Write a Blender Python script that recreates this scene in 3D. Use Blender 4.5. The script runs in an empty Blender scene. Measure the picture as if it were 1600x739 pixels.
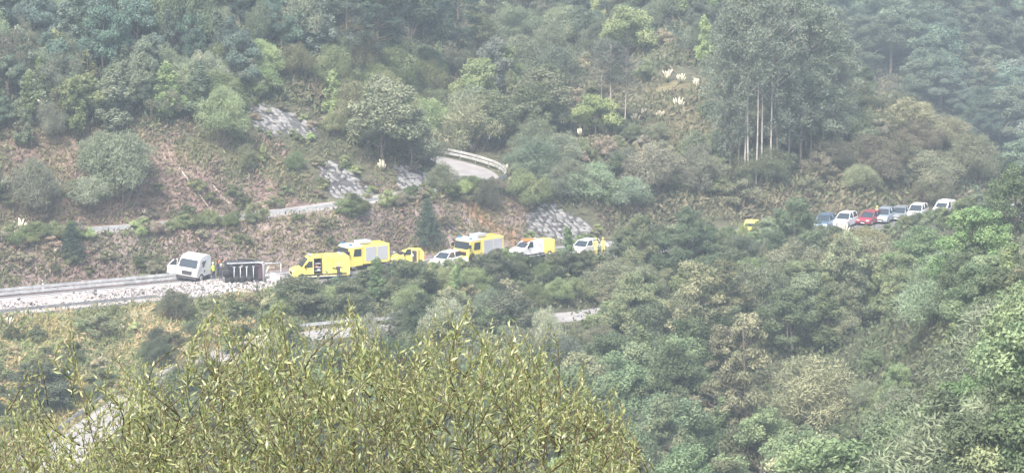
import bpy, bmesh, math, random
import numpy as np
from mathutils import Vector, Matrix, Euler

# ------------------------------------------------------------------ camera, light, exposure
S = bpy.context.scene
COL = S.collection
EYE = 53.0
PITCH = math.radians(9.1)
FPX = 4584.0                                   # focal length in photo pixels (1600 wide)
cam_d = bpy.data.cameras.new("camera"); cam = bpy.data.objects.new("camera", cam_d); COL.objects.link(cam)
cam.location = (0, 0, EYE); cam.rotation_euler = (math.pi/2 - PITCH, 0, 0)
cam_d.sensor_width = 36; cam_d.lens = 36*FPX/1600; cam_d.clip_start = .5; cam_d.clip_end = 3000
S.camera = cam

SUN_EL, SUN_AZ = math.radians(52), math.radians(200)   # azimuth clockwise from +Y (behind the camera, to the left)
w = bpy.data.worlds.new("World"); S.world = w; w.use_nodes = True
nt = w.node_tree; nt.nodes.clear()
sky = nt.nodes.new('ShaderNodeTexSky'); sky.sky_type = 'NISHITA'; sky.sun_disc = False
sky.sun_elevation = SUN_EL; sky.sun_rotation = SUN_AZ; sky.air_density = 1.0; sky.dust_density = 4.0
bg = nt.nodes.new('ShaderNodeBackground'); bg.inputs[1].default_value = 0.14
out = nt.nodes.new('ShaderNodeOutputWorld')
nt.links.new(sky.outputs[0], bg.inputs[0]); nt.links.new(bg.outputs[0], out.inputs[0])
sd = bpy.data.lights.new("sun", 'SUN'); sd.energy = 2.6; sd.angle = math.radians(12); sd.color = (1, .95, .87)
sun = bpy.data.objects.new("sun", sd); COL.objects.link(sun); sun.location = (0, 0, 120)
dirv = Vector((math.sin(SUN_AZ)*math.cos(SUN_EL), math.cos(SUN_AZ)*math.cos(SUN_EL), math.sin(SUN_EL)))
sun.rotation_euler = dirv.to_track_quat('Z', 'Y').to_euler()
HAZE = 0.0006
S.view_settings.view_transform = 'Standard'; S.view_settings.look = 'None'
S.view_settings.gamma = 1; S.view_settings.use_curve_mapping = False
S.view_settings.exposure = 1.33
S.cycles.max_bounces = 5; S.cycles.diffuse_bounces = 2; S.cycles.transmission_bounces = 3
S.cycles.volume_bounces = 0; S.cycles.transparent_max_bounces = 6; S.cycles.glossy_bounces = 2
S.render.film_transparent = False

R = random.Random(7); RN = np.random.RandomState(11)

# ------------------------------------------------------------------ pixel <-> world
CP, SP = math.cos(PITCH), math.sin(PITCH)
def ray(x, y):
    a = (x-800)/FPX; b = (369.5-y)/FPX
    return np.array([a, CP + b*SP, -SP + b*CP])          # per unit depth
def P(x, y, z=0.0):
    d = ray(x, y); k = (z-EYE)/d[2]; return Vector((d[0]*k, d[1]*k, z))
def PY(x, y, Y):
    d = ray(x, y); k = Y/d[1]; return Vector((d[0]*k, Y, EYE+d[2]*k))
def depth(p): return p[1]*CP - (p[2]-EYE)*SP
def proj(X, Y, Z):
    dz = Z-EYE; dep = Y*CP - dz*SP; up = Y*SP + dz*CP
    return 800+FPX*X/dep, 369.5-FPX*up/dep, dep

# ------------------------------------------------------------------ terrain
NEARL = [(-40, 53), (0, 51.4), (8, 50.0), (15, 46.8), (30, 39), (80, 14), (140, -8)]
NEARM = [(-40, 53), (0, 51.4), (8, 50.0), (15, 46.8), (30, 40), (80, 20), (130, 2)]
NEARR = [(-40, 53), (0, 51.4), (8, 50.0), (15, 46.8), (30, 41), (80, 27)]
PROF = {
 -1400: NEARL+[(200,-10),(240,-3),(260,0),(268,0),(276,5),(300,16),(340,28),(430,42),(900,50)],
 -300: NEARL+[(200,-14),(245,-8),(262,-5),(271,-1),(275,0),(286,0),(292,4.6),(298,5),(314,16),(345,27),(400,38),(900,48)],
 0:    NEARL+[(200,-13),(245,-7),(265,-3.6),(276,-1.2),(280.5,0),(294,0),(299,4.7),(303,4.8),(318,15.5),(345,27.5),(400,38),(900,48)],
 300:  NEARL+[(200,-15),(250,-7),(268,-4),(280,-1.9),(290,-.1),(305,0),(309,4.5),(313,4.7),(326,14.5),(350,27),(400,38),(900,48)],
 520:  NEARL+[(200,-16),(260,-7),(282,-2.6),(293,-1.2),(298,-.1),(312,0),(317,5),(323,5.2),(329,9.5),(341,17),(362,23),(400,31),(900,46)],
 650:  NEARL+[(200,-16),(250,-10),(284,-3),(297,-1.3),(304,-.1),(318,0),(322,5.6),(331,5.9),(335,8.4),(341,8.2),(348,6.8),(359,6.8),(376,12.5),(420,22),(500,32),(900,44)],
 780:  NEARL+[(200,-17),(250,-10),(284,-3),(300,-1.3),(309,-.1),(322,0),(327,4.6),(331,6),(350,6.3),(375,9),(420,14),(470,20),(560,34),(900,44)],
 900:  NEARM+[(200,-15),(240,-11),(270,-6),(286,-3),(296,-2.5),(306,-2),(313,0),(327,0),(334,5.5),(347,7.4),(380,9.6),(420,12.5),(470,18),(560,32),(900,44)],
 1050: NEARM+[(160,-5),(200,-9),(230,-10),(260,-9),(290,-6),(310,-2),(319,0),(333,0),(339,3),(351,6.4),(371,10.6),(400,17),(430,21),(560,34),(900,44)],
 1170: NEARM+[(160,-3),(200,-7),(230,-8),(260,-8),(290,-6),(312,-2),(324,0),(338,.3),(348,4),(370,9.4),(400,14),(440,16),(560,24),(900,44)],
 1300: NEARR+[(110,12),(150,2),(190,-3),(220,-6),(250,-6),(280,-6),(300,-5),(320,-1.5),(330,0),(344,0),(351,3),(372,10.3),(385,11),(420,3),(470,-12),(520,-16),(565,-2),(620,18),(700,38),(900,48)],
 1400: NEARR+[(110,14),(150,5),(190,1),(220,0),(250,2),(275,0),(300,-3),(322,-1),(334,0),(350,0),(357,3),(375,10),(386,9),(420,-5),(480,-20),(520,-16),(580,4),(640,24),(750,46),(900,50)],
 1480: NEARR+[(110,17),(150,9),(190,7),(220,8),(243,8.5),(268,3),(300,-2),(325,-.5),(338,0),(353,0),(358,1.5),(369,5.5),(378,4),(420,-10),(480,-22),(530,-14),(600,10),(680,34),(900,50)],
 1650: NEARR+[(110,19),(150,12),(200,12),(240,13),(262,12),(290,6),(325,2),(345,0),(359,0),(368,1),(400,-8),(480,-20),(530,-14),(600,10),(680,34),(900,50)],
 3000: NEARR+[(110,22),(150,18),(200,18),(240,18),(290,12),(345,4),(400,2),(480,-6),(530,-6),(600,14),(680,34),(900,50)],
}
_xs = sorted(PROF); _az = np.array([(x-800)/FPX*1.012 for x in _xs])
YG = np.arange(-40, 901, 1.0)
_tab = np.array([np.interp(YG, [p[0] for p in PROF[x]], [p[1] for p in PROF[x]]) for x in _xs])
AZG = np.linspace(-.5, .5, 501)
_T = np.array([np.interp(AZG, _az, _tab[:, j]) for j in range(len(YG))]).T      # az, Y
k = np.array([1, 2, 3, 2, 1.]); k /= k.sum()
_T[:, 2:-2] = sum(k[i]*_T[:, i:len(YG)-4+i] for i in range(5))
for _ in range(6):
    _T[1:-1] = .25*_T[:-2]+.5*_T[1:-1]+.25*_T[2:]
_rg = np.random.RandomState(3)
def vnoise(x, y, seed=0):
    xi = np.floor(x).astype(int); yi = np.floor(y).astype(int); fx = x-xi; fy = y-yi
    fx = fx*fx*(3-2*fx); fy = fy*fy*(3-2*fy)
    def h(a, b):
        n = (a*374761393 + b*668265263 + seed*1442695041) & 0x7fffffff
        n = (n ^ (n >> 13))*1274126177 & 0x7fffffff
        return ((n ^ (n >> 16)) & 0xffff)/65535.
    return (h(xi, yi)*(1-fx)+h(xi+1, yi)*fx)*(1-fy)+(h(xi, yi+1)*(1-fx)+h(xi+1, yi+1)*fx)*fy - .5

A0 = P(0, 480); B0 = P(1380, 350)
U = (B0-A0).normalized(); N = Vector((-U.y, U.x, 0))
def mr(t, s, z=0.): return Vector((A0.x+U.x*t+N.x*s, A0.y+U.y*t+N.y*s, z))       # main road coordinates
def ts(p): return (p[0]-A0.x)*U.x+(p[1]-A0.y)*U.y, (p[0]-A0.x)*N.x+(p[1]-A0.y)*N.y
def smooth_line(pts, n):
    pts = [Vector(p) for p in pts]; o = []
    for i in range(len(pts)-1):
        p0 = pts[max(i-1, 0)]; p1 = pts[i]; p2 = pts[i+1]; p3 = pts[min(i+2, len(pts)-1)]
        for j in range(n):
            t = j/n
            o.append(.5*((2*p1)+(p2-p0)*t+(2*p0-5*p1+4*p2-p3)*t*t+(3*p1-p0-3*p2+p3)*t**3))
    o.append(pts[-1]); return o
# upper road: the guardrail line, the carriageway lies inside it
UR = [PY(-260, 392, 289), PY(-120, 384, 294), PY(0, 375, 299), PY(140, 368, 304), PY(300, 355, 309.5), PY(410, 343, 313.5), PY(520, 330, 317.2), PY(620, 315, 321.5),
      PY(700, 303, 325), PY(755, 297, 328), PY(784, 289, 332), PY(790, 277, 338.5), PY(765, 262, 345), PY(697, 245, 352), PY(610, 236, 359), PY(520, 230, 365)]
UR = smooth_line(UR, 6)
def offset(line, d):
    o = []
    for i, p in enumerate(line):
        a = line[max(i-1, 0)]; b = line[min(i+1, len(line)-1)]; q = (b-a); q.z = 0; q.normalize()
        o.append(Vector((p.x-q.y*d, p.y+q.x*d, p.z)))
    return o
UC = offset(UR, 3.0)
LR = [P(-50, 850, -8), P(30, 770, -6.8), P(110, 700, -5.6), P(190, 640, -4.4), P(270, 590, -3.4), P(350, 556, -2.7), P(430, 533, -2.3), P(520, 521, -2.1), P(640, 512, -2.0),
      P(760, 504, -2.0), P(880, 496, -2.0), P(960, 486, -1.9)]
LR = smooth_line(LR, 5)
def seg_dist(X, Y, line):
    pts = np.array([[p.x, p.y, p.z] for p in line])
    best = np.full(X.shape, 1e9); bz = np.zeros(X.shape)
    for a, b in zip(pts[:-1], pts[1:]):
        d = b[:2]-a[:2]; L = d@d
        t = np.clip(((X-a[0])*d[0]+(Y-a[1])*d[1])/max(L, 1e-9), 0, 1)
        dd = np.hypot(X-a[0]-t*d[0], Y-a[1]-t*d[1]); m = dd < best
        best = np.where(m, dd, best); bz = np.where(m, a[2]+t*(b[2]-a[2]), bz)
    return best, bz
def sstep(x): x = np.clip(x, 0, 1); return x*x*(3-2*x)
def H(X, Y, fine=True):
    X = np.asarray(X, float); Y = np.asarray(Y, float)
    az = np.clip(X/np.maximum(Y, 12), -.499, .499); fa = (az+.5)*500; ia = np.clip(fa.astype(int), 0, 499); fa -= ia
    fy = np.clip(Y+40, 0, 939.9); iy = fy.astype(int); fy = fy-iy
    z = (_T[ia, iy]*(1-fa)+_T[ia+1, iy]*fa)*(1-fy)+(_T[ia, iy+1]*(1-fa)+_T[ia+1, iy+1]*fa)*fy
    z = z + 1.3*vnoise(X/9+40, Y/9, 1) + .7*vnoise(X/3.5, Y/3.5, 2)*(Y > 60)
    t = (X-A0.x)*U.x+(Y-A0.y)*U.y; s = (X-A0.x)*N.x+(Y-A0.y)*N.y
    w1 = np.where(s > 0, sstep((s-7.0)/2.5), sstep((-s-5.6)/3.0))
    z = z*w1
    near = (Y > 180) & (Y < 400)
    if near.any():
        d, bz = seg_dist(X, Y, UC); w2 = sstep((d-3.4)/2.2); z = np.where(near, bz*(1-w2)+z*w2, z)
        d, bz = seg_dist(X, Y, LR); w3 = sstep((d-2.6)/3.0); z = np.where(near, bz*(1-w3)+z*w3, z)
    return z
def hz(x, y): return float(H(np.array([x]), np.array([y]))[0])
# coarse table of the finished ground so that rays can be marched quickly
GX = np.arange(-150, 220, .75); GY = np.arange(100, 760, .75)
_gz = H(*np.meshgrid(GX, GY, indexing='ij'))
def Hq(X, Y):
    fx = np.clip((X+150)/.75, 0, len(GX)-1.01); fy = np.clip((Y-100)/.75, 0, len(GY)-1.01)
    ix = fx.astype(int); iy = fy.astype(int); fx = fx-ix; fy = fy-iy
    return (_gz[ix, iy]*(1-fx)+_gz[ix+1, iy]*fx)*(1-fy)+(_gz[ix, iy+1]*(1-fx)+_gz[ix+1, iy+1]*fx)*fy
def G(x, y):
    """the ground point seen at a photo pixel (first hit of the bare terrain), None if there is none"""
    d = ray(x, y); Y = np.arange(150, 750, .3); kk = Y/d[1]
    m = EYE+d[2]*kk < Hq(d[0]*kk, Y)
    if not m.any(): return None
    i = int(np.argmax(m)); return Vector((d[0]*kk[i], Y[i], EYE+d[2]*kk[i]))

# ------------------------------------------------------------------ materials
def mat(name, col=(.5, .5, .5), rough=.7, metal=0., spec=.5, emit=None):
    m = bpy.data.materials.new(name); m.use_nodes = True; b = m.node_tree.nodes['Principled BSDF']
    b.inputs['Base Color'].default_value = (*col, 1); b.inputs['Roughness'].default_value = rough
    b.inputs['Metallic'].default_value = metal; b.inputs['Specular IOR Level'].default_value = spec
    if emit: b.inputs['Emission Color'].default_value = (*emit, 1); b.inputs['Emission Strength'].default_value = 1
    return m
def noisy(name, c1, c2, scale=3, rough=.8, bump=.0, spec=.3, detail=4, coord='Object', metal=0.):
    m = mat(name, c1, rough, metal, spec); n = m.node_tree.nodes; l = m.node_tree.links; b = n['Principled BSDF']
    tc = n.new('ShaderNodeTexCoord'); nz = n.new('ShaderNodeTexNoise'); nz.inputs['Scale'].default_value = scale; nz.inputs['Detail'].default_value = detail
    l.new(tc.outputs[coord], nz.inputs['Vector']); rp = n.new('ShaderNodeValToRGB')
    rp.color_ramp.elements[0].position = .35; rp.color_ramp.elements[1].position = .65
    rp.color_ramp.elements[0].color = (*c1, 1); rp.color_ramp.elements[1].color = (*c2, 1)
    l.new(nz.outputs['Fac'], rp.inputs['Fac']); l.new(rp.outputs[0], b.inputs['Base Color'])
    if bump:
        bp = n.new('ShaderNodeBump'); bp.inputs['Strength'].default_value = bump; bp.inputs['Distance'].default_value = .1
        l.new(nz.outputs['Fac'], bp.inputs['Height']); l.new(bp.outputs[0], b.inputs['Normal'])
    return m
def foliage_mat(name, trans=.25, use_obj=True, gloss=0.):
    m = bpy.data.materials.new(name); m.use_nodes = True; n = m.node_tree.nodes; l = m.node_tree.links; n.clear()
    o = n.new('ShaderNodeOutputMaterial')
    if use_obj:
        oi = n.new('ShaderNodeObjectInfo'); csrc = oi.outputs['Color']
    else:
        at0 = n.new('ShaderNodeAttribute'); at0.attribute_name = 'col'; csrc = at0.outputs['Color']
    at = n.new('ShaderNodeAttribute'); at.attribute_name = 'tone'
    mr_ = n.new('ShaderNodeMapRange'); mr_.inputs['To Min'].default_value = .8; mr_.inputs['To Max'].default_value = 1.75
    l.new(at.outputs['Fac'], mr_.inputs['Value'])
    hs = n.new('ShaderNodeHueSaturation'); l.new(csrc, hs.inputs['Color']); l.new(mr_.outputs[0], hs.inputs['Value'])
    mh = n.new('ShaderNodeMapRange'); mh.inputs['To Min'].default_value = .525; mh.inputs['To Max'].default_value = .475
    l.new(at.outputs['Fac'], mh.inputs['Value']); l.new(mh.outputs[0], hs.inputs['Hue'])
    d = n.new('ShaderNodeBsdfDiffuse'); t = n.new('ShaderNodeBsdfTranslucent'); mx = n.new('ShaderNodeMixShader'); mx.inputs[0].default_value = trans
    l.new(hs.outputs[0], d.inputs[0]); l.new(hs.outputs[0], t.inputs[0]); l.new(d.outputs[0], mx.inputs[1]); l.new(t.outputs[0], mx.inputs[2])
    last = mx.outputs[0]
    if gloss:
        g = n.new('ShaderNodeBsdfGlossy'); g.inputs['Roughness'].default_value = .38; m2 = n.new('ShaderNodeMixShader'); m2.inputs[0].default_value = gloss
        l.new(last, m2.inputs[1]); l.new(g.outputs[0], m2.inputs[2]); last = m2.outputs[0]
    l.new(last, o.inputs[0]); return m
def attr_mat(name, rough=.9, spec=.2):
    m = mat(name, (.3, .3, .3), rough, 0, spec); n = m.node_tree.nodes; l = m.node_tree.links
    at = n.new('ShaderNodeAttribute'); at.attribute_name = 'col'; l.new(at.outputs['Color'], n['Principled BSDF'].inputs['Base Color']); return m

M = dict(
 leaf=foliage_mat('foliage', .25), cover=foliage_mat('ground_cover', .2, False),
 willow=foliage_mat('willow_leaf', .35, False, .06),
 bark=noisy('bark', (.12, .10, .08), (.20, .17, .14), 4), palebark=noisy('pale_bark', (.34, .30, .26), (.50, .46, .42), 2.5),
 stem=noisy('willow_bark', (.07, .05, .03), (.12, .09, .05), 30),
 asphalt=noisy('asphalt', (.13, .125, .125), (.19, .18, .18), .6, .9, .1), line=mat('road_paint', (.72, .72, .70), .7),
 dustroad=noisy('dusty_concrete', (.30, .27, .26), (.42, .38, .365), .7, .9, .15),
 paleroad=noisy('pale_asphalt', (.26, .245, .235), (.35, .33, .32), .5, .9, .1),
 steel=noisy('galvanised_steel', (.30, .31, .32), (.46, .47, .48), 2, .5, 0, .5), post=noisy('weathered_post', (.16, .15, .14), (.27, .26, .25), 3, .7),
 paintedsteel=noisy('painted_steel', (.40, .40, .39), (.56, .56, .54), 2, .5), oldsteel=noisy('dull_steel', (.15, .15, .16), (.27, .27, .28), 2, .6), stone=noisy('quarry_stone', (.15, .148, .15), (.28, .275, .27), 1.1, .9, .4), gap=mat('soil_between_stones', (.09, .08, .07), .95),
 rubble=attr_mat('rubble'), plume=noisy('pampas_plume', (.62, .56, .42), (.76, .70, .54), 5, .9), blade=mat('pampas_blade', (.13, .15, .07), .8),
 yellow=noisy('yellow_paint', (.70, .58, .13), (.76, .64, .18), 1.2, .35), white=noisy('white_paint', (.62, .62, .61), (.72, .72, .70), 1.5, .35),
 black=mat('black_plastic', (.02, .02, .022), .6), dark=noisy('dark_chassis', (.03, .03, .035), (.09, .08, .09), 3, .7),
 glass=mat('vehicle_glass', (.035, .045, .055), .12, 0, .8), silver=mat('roller_shutter', (.52, .53, .55), .45, .3), red=mat('red_paint', (.30, .05, .075), .35),
 orange=mat('orange_band', (.75, .22, .06), .5), blueglass=mat('blue_beacon', (.05, .25, .42), .25), tyre=mat('tyre', (.025, .025, .025), .85), hub=mat('wheel_hub', (.45, .45, .46), .4, .5),
 bluecar=mat('blue_grey_paint', (.14, .21, .30), .25, .3), silverblue=mat('silver_blue_paint', (.40, .47, .52), .25, .4), greycar=mat('grey_paint', (.35, .37, .38), .3, .4),
 lamp=mat('lamp_glass', (.75, .75, .72), .2), redlamp=mat('rear_lamp', (.45, .03, .03), .3), interior=mat('cabin_interior', (.05, .045, .05), .8), shelf=mat('grey_shelf', (.45, .45, .48), .6),
 maroon=mat('maroon_panel', (.085, .045, .06), .6), tarp=noisy('torn_white_sheet', (.62, .62, .64), (.8, .8, .8), 1.5, .7),
 skin=mat('skin', (.50, .32, .24), .6), hivis=mat('hi_vis_green', (.55, .75, .12), .7), hiyel=mat('hi_vis_yellow', (.85, .72, .18), .7), navy=mat('navy_cloth', (.03, .035, .06), .9), rope=mat('pale_wood', (.55, .50, .44), .8),
)

# ------------------------------------------------------------------ object helpers
def tag(o, label=None, cat=None, group=None, kind=None):
    if label: o['label'] = label
    if cat: o['category'] = cat
    if group: o['group'] = group
    if kind: o['kind'] = kind
    return o
def empty(name, loc=(0, 0, 0), rz=0., label=None, cat=None, group=None, rot=None):
    o = bpy.data.objects.new(name, None); COL.objects.link(o); o.location = loc; o.rotation_euler = rot if rot else (0, 0, rz)
    o.empty_display_size = .3
    return tag(o, label, cat, group)
def link(name, me, parent=None, loc=None):
    o = bpy.data.objects.new(name, me); COL.objects.link(o)
    if parent: o.parent = parent
    if loc is not None: o.location = loc
    return o
def np_mesh(name, V, F, mats, midx=None, tone=None, col=None, smooth=False):
    """V (n,3); F (m,k) faces, all of k corners, or a list of such arrays"""
    Fs = F if isinstance(F, list) else [F]
    me = bpy.data.meshes.new(name); me.vertices.add(len(V)); me.vertices.foreach_set('co', np.asarray(V, np.float32).ravel())
    nl = sum(f.size for f in Fs); nf = sum(len(f) for f in Fs)
    me.loops.add(nl); me.loops.foreach_set('vertex_index', np.concatenate([f.ravel() for f in Fs]).astype(np.int32))
    tot = np.concatenate([np.full(len(f), f.shape[1]) for f in Fs]); st = np.concatenate([[0], np.cumsum(tot)[:-1]])
    me.polygons.add(nf); me.polygons.foreach_set('loop_start', st.astype(np.int32))
    for m_ in mats: me.materials.append(m_)
    if midx is not None: me.polygons.foreach_set('material_index', np.asarray(midx, np.int32))
    if smooth: me.polygons.foreach_set('use_smooth', np.ones(nf, bool))
    if tone is not None:
        a = me.attributes.new('tone', 'FLOAT', 'POINT'); a.data.foreach_set('value', np.asarray(tone, np.float32))
    if col is not None:
        a = me.attributes.new('col', 'FLOAT_COLOR', 'POINT'); c = np.ones((len(V), 4), np.float32); c[:, :3] = col; a.data.foreach_set('color', c.ravel())
    me.update(calc_edges=True); return me
class MB:
    """collects simple shapes; build() makes ONE object"""
    def __init__(s): s.v = []; s.f = []; s.m = []; s.sm = []
    def add(s, vs, fs, m=0, smooth=False):
        b = len(s.v); s.v += [tuple(v) for v in vs]; s.f += [tuple(i+b for i in f) for f in fs]; s.m += [m]*len(fs); s.sm += [smooth]*len(fs); return s
    def box(s, c, d, m=0, rot=None):
        x, y, z = (q/2 for q in d); vs = [Vector((a*x, b*y, e*z)) for a in (-1, 1) for b in (-1, 1) for e in (-1, 1)]
        if rot: E = Euler(rot).to_matrix(); vs = [E @ v for v in vs]
        vs = [v+Vector(c) for v in vs]
        return s.add(vs, [(0, 1, 3, 2), (4, 6, 7, 5), (0, 4, 5, 1), (2, 3, 7, 6), (0, 2, 6, 4), (1, 5, 7, 3)], m)
    def prism(s, pts, y0, y1, m=0, inset=None):
        """profile pts (x,z) extruded over y; inset(z) narrows each side"""
        ins = inset or (lambda z: 0)
        n = len(pts); a = [(x, y0+ins(z), z) for x, z in pts]; b = [(x, y1-ins(z), z) for x, z in pts]
        return s.add(a+b, [tuple(range(n)), tuple(range(2*n-1, n-1, -1))]+[((i+1) % n, i, n+i, n+(i+1) % n) for i in range(n)], m)
    def tube(s, pts, rs, m=0, n=6):
        pts = [Vector(p) for p in pts]; rings = []; base = len(s.v)
        for i, p in enumerate(pts):
            d = (pts[min(i+1, len(pts)-1)]-pts[max(i-1, 0)]).normalized()
            a = d.orthogonal().normalized() if i == 0 else (a-d*a.dot(d)).normalized()
            b = d.cross(a); r = rs[i] if hasattr(rs, '__len__') else rs
            rings.append([p+(a*math.cos(2*math.pi*j/n)+b*math.sin(2*math.pi*j/n))*r for j in range(n)])
        vs = [v for r_ in rings for v in r_]; k_ = len(pts)
        fs = [(i*n+j, i*n+(j+1) % n, (i+1)*n+(j+1) % n, (i+1)*n+j) for i in range(k_-1) for j in range(n)]
        fs += [tuple(range(n-1, -1, -1)), tuple((k_-1)*n+j for j in range(n))]
        return s.add(vs, fs, m, True)
    def sweep(s, line, prof, m=0):
        """prof: (side offset, height) open section swept along a line of Vectors"""
        n = len(prof); vs = []
        for i, p in enumerate(line):
            a = line[max(i-1, 0)]; b = line[min(i+1, len(line)-1)]; q = (b-a); q.z = 0; q.normalize()
            for o, h in prof: vs.append((p.x-q.y*o, p.y+q.x*o, p.z+h))
        fs = [(i*n+j, i*n+(j+1) % n, (i+1)*n+(j+1) % n, (i+1)*n+j) for i in range(len(line)-1) for j in range(n)]
        fs += [tuple(range(n-1, -1, -1)), tuple((len(line)-1)*n+j for j in range(n))]
        return s.add(vs, fs, m)
    def mesh(s, name, mats, bevel=0):
        me = bpy.data.meshes.new(name); me.from_pydata(s.v, [], s.f)
        for m_ in (mats if isinstance(mats, (list, tuple)) else [mats]): me.materials.append(m_)
        me.polygons.foreach_set('material_index', s.m); me.polygons.foreach_set('use_smooth', s.sm); me.update()
        if bevel:
            bm = bmesh.new(); bm.from_mesh(me); bmesh.ops.recalc_face_normals(bm, faces=bm.faces)
            es = [e for e in bm.edges if len(e.link_faces) == 2 and e.calc_face_angle(0) > .5]
            bmesh.ops.bevel(bm, geom=es, offset=bevel, segments=2, affect='EDGES', profile=.6, clamp_overlap=True)
            bm.to_mesh(me); bm.free()
        return me
    def build(s, name, mats, parent=None, bevel=0, loc=None): return link(name, s.mesh(name, mats, bevel), parent, loc)

# ------------------------------------------------------------------ ground sheet
def in_poly(px, py, poly):
    px = np.asarray(px); py = np.asarray(py); c = np.zeros(px.shape, bool); n = len(poly)
    for i in range(n):
        x1, y1 = poly[i]; x2, y2 = poly[(i+1) % n]
        c ^= ((y1 > py) != (y2 > py)) & (px < (x2-x1)*(py-y1)/((y2-y1) or 1e-9)+x1)
    return c
REVET = [[(384, 166), (402, 160), (440, 170), (478, 190), (500, 212), (470, 222), (448, 208), (415, 212), (398, 200)],
         [(498, 258), (520, 250), (556, 272), (584, 300), (582, 308), (540, 316), (520, 308), (498, 284)],
         [(616, 262), (632, 257), (662, 268), (682, 286), (686, 296), (650, 304), (622, 300)],
         [(818, 345), (836, 318), (862, 318), (900, 340), (930, 362), (925, 378), (880, 382), (826, 376)]]
def ground_color(X, Y, Z):
    """earth, litter and scrub colours of the ground itself"""
    px, py, _ = proj(X, Y, Z); n1 = vnoise(X/6, Y/6, 5); n2 = vnoise(X/2.2+9, Y/2.2, 6); n3 = vnoise(X/1.1, Z*2+Y/1.1, 8)
    jx = px+n1*50; jy = py+n2*26
    base = np.array([.095, .095, .06])[None]*(1+.7*n1[:, None]+.4*n2[:, None])+0*X[:, None]
    def put(poly, c, amt=1.):
        m = in_poly(jx, jy, poly); cc = np.array(c)[None]*(1+.45*n1+.5*n2+.3*n3)[:, None]
        base[m] = (base*(1-amt)+cc*amt)[m]
    put([(-300, 180), (120, 180), (260, 210), (330, 250), (440, 290), (520, 325), (400, 352), (250, 365), (-300, 400)], (.20, .145, .12), .85)
    put([(210, 225), (300, 225), (350, 262), (440, 300), (540, 322), (440, 345), (330, 350), (250, 290)], (.25, .18, .16))
    put([(-300, 372), (250, 362), (520, 325), (800, 300), (815, 330), (860, 400), (700, 425), (300, 445), (-300, 480)], (.245, .19, .175))
    put([(730, 325), (750, 322), (775, 345), (815, 378), (795, 384), (765, 360)], (.33, .20, .125))
    put([(640, 330), (730, 330), (780, 385), (640, 395)], (.27, .215, .20))
    put([(-300, 490), (260, 470), (470, 450), (620, 480), (470, 560), (200, 640), (-300, 900)], (.24, .22, .13), .9)
    put([(60, 505), (180, 520), (330, 505), (360, 530), (200, 550), (60, 540)], (.36, .28, .17), .8)
    for poly in REVET:
        m = in_poly(px, py, poly); base[m] = np.array([.10, .10, .10])
    put([(1020, 130), (1100, 120), (1130, 170), (1090, 220), (1000, 200)], (.17, .15, .08), .8)
    put([(1120, 230), (1500, 190), (1560, 300), (1480, 320), (1200, 340)], (.15, .12, .085), .8)
    return np.clip(base, .01, .8)
az = np.concatenate([np.linspace(-.5, -.22, 16)[:-1], np.linspace(-.22, .22, 300), np.linspace(.22, .5, 16)[1:]])
yy = np.concatenate([np.linspace(-30, 200, 60)[:-1], np.linspace(200, 420, 340)[:-1], np.linspace(420, 890, 120)])
AA, YY = np.meshgrid(az, yy, indexing='ij'); XX = AA*np.maximum(YY, 40+YY*0)
na, ny = len(az), len(yy); Xf, Yf = XX.ravel(), YY.ravel(); Zf = H(Xf, Yf)
i0 = (np.arange(na-1)[:, None]*ny+np.arange(ny-1)[None]).ravel()
gm = attr_mat('earth_and_litter'); n_ = gm.node_tree.nodes; l_ = gm.node_tree.links
tc = n_.new('ShaderNodeTexCoord'); mp = n_.new('ShaderNodeMapping'); mp.inputs['Rotation'].default_value = (0, math.radians(38), 0); mp.inputs['Scale'].default_value = (.35, 1.2, 3.2)
nz = n_.new('ShaderNodeTexNoise'); nz.inputs['Scale'].default_value = 1.0; nz.inputs['Detail'].default_value = 6; nz.inputs['Roughness'].default_value = .7
l_.new(tc.outputs['Object'], mp.inputs['Vector']); l_.new(mp.outputs[0], nz.inputs['Vector'])
mrg = n_.new('ShaderNodeMapRange'); mrg.inputs['From Min'].default_value = .3; mrg.inputs['From Max'].default_value = .7; mrg.inputs['To Min'].default_value = .5; mrg.inputs['To Max'].default_value = 1.5
l_.new(nz.outputs['Fac'], mrg.inputs['Value']); mul = n_.new('ShaderNodeVectorMath'); mul.operation = 'SCALE'
at_ = [q for q in n_ if q.type == 'ATTRIBUTE'][0]; l_.new(at_.outputs['Color'], mul.inputs[0]); l_.new(mrg.outputs[0], mul.inputs['Scale'])
l_.new(mul.outputs[0], n_['Principled BSDF'].inputs['Base Color'])
bp = n_.new('ShaderNodeBump'); bp.inputs['Strength'].default_value = .9; bp.inputs['Distance'].default_value = .35
l_.new(nz.outputs['Fac'], bp.inputs['Height']); l_.new(bp.outputs[0], n_['Principled BSDF'].inputs['Normal'])
gme = np_mesh('ground', np.stack([Xf, Yf, Zf], 1), np.stack([i0, i0+ny, i0+ny+1, i0+1], 1), [gm], col=ground_color(Xf, Yf, Zf), smooth=True)
tag(link('ground', gme), kind='structure')

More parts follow.
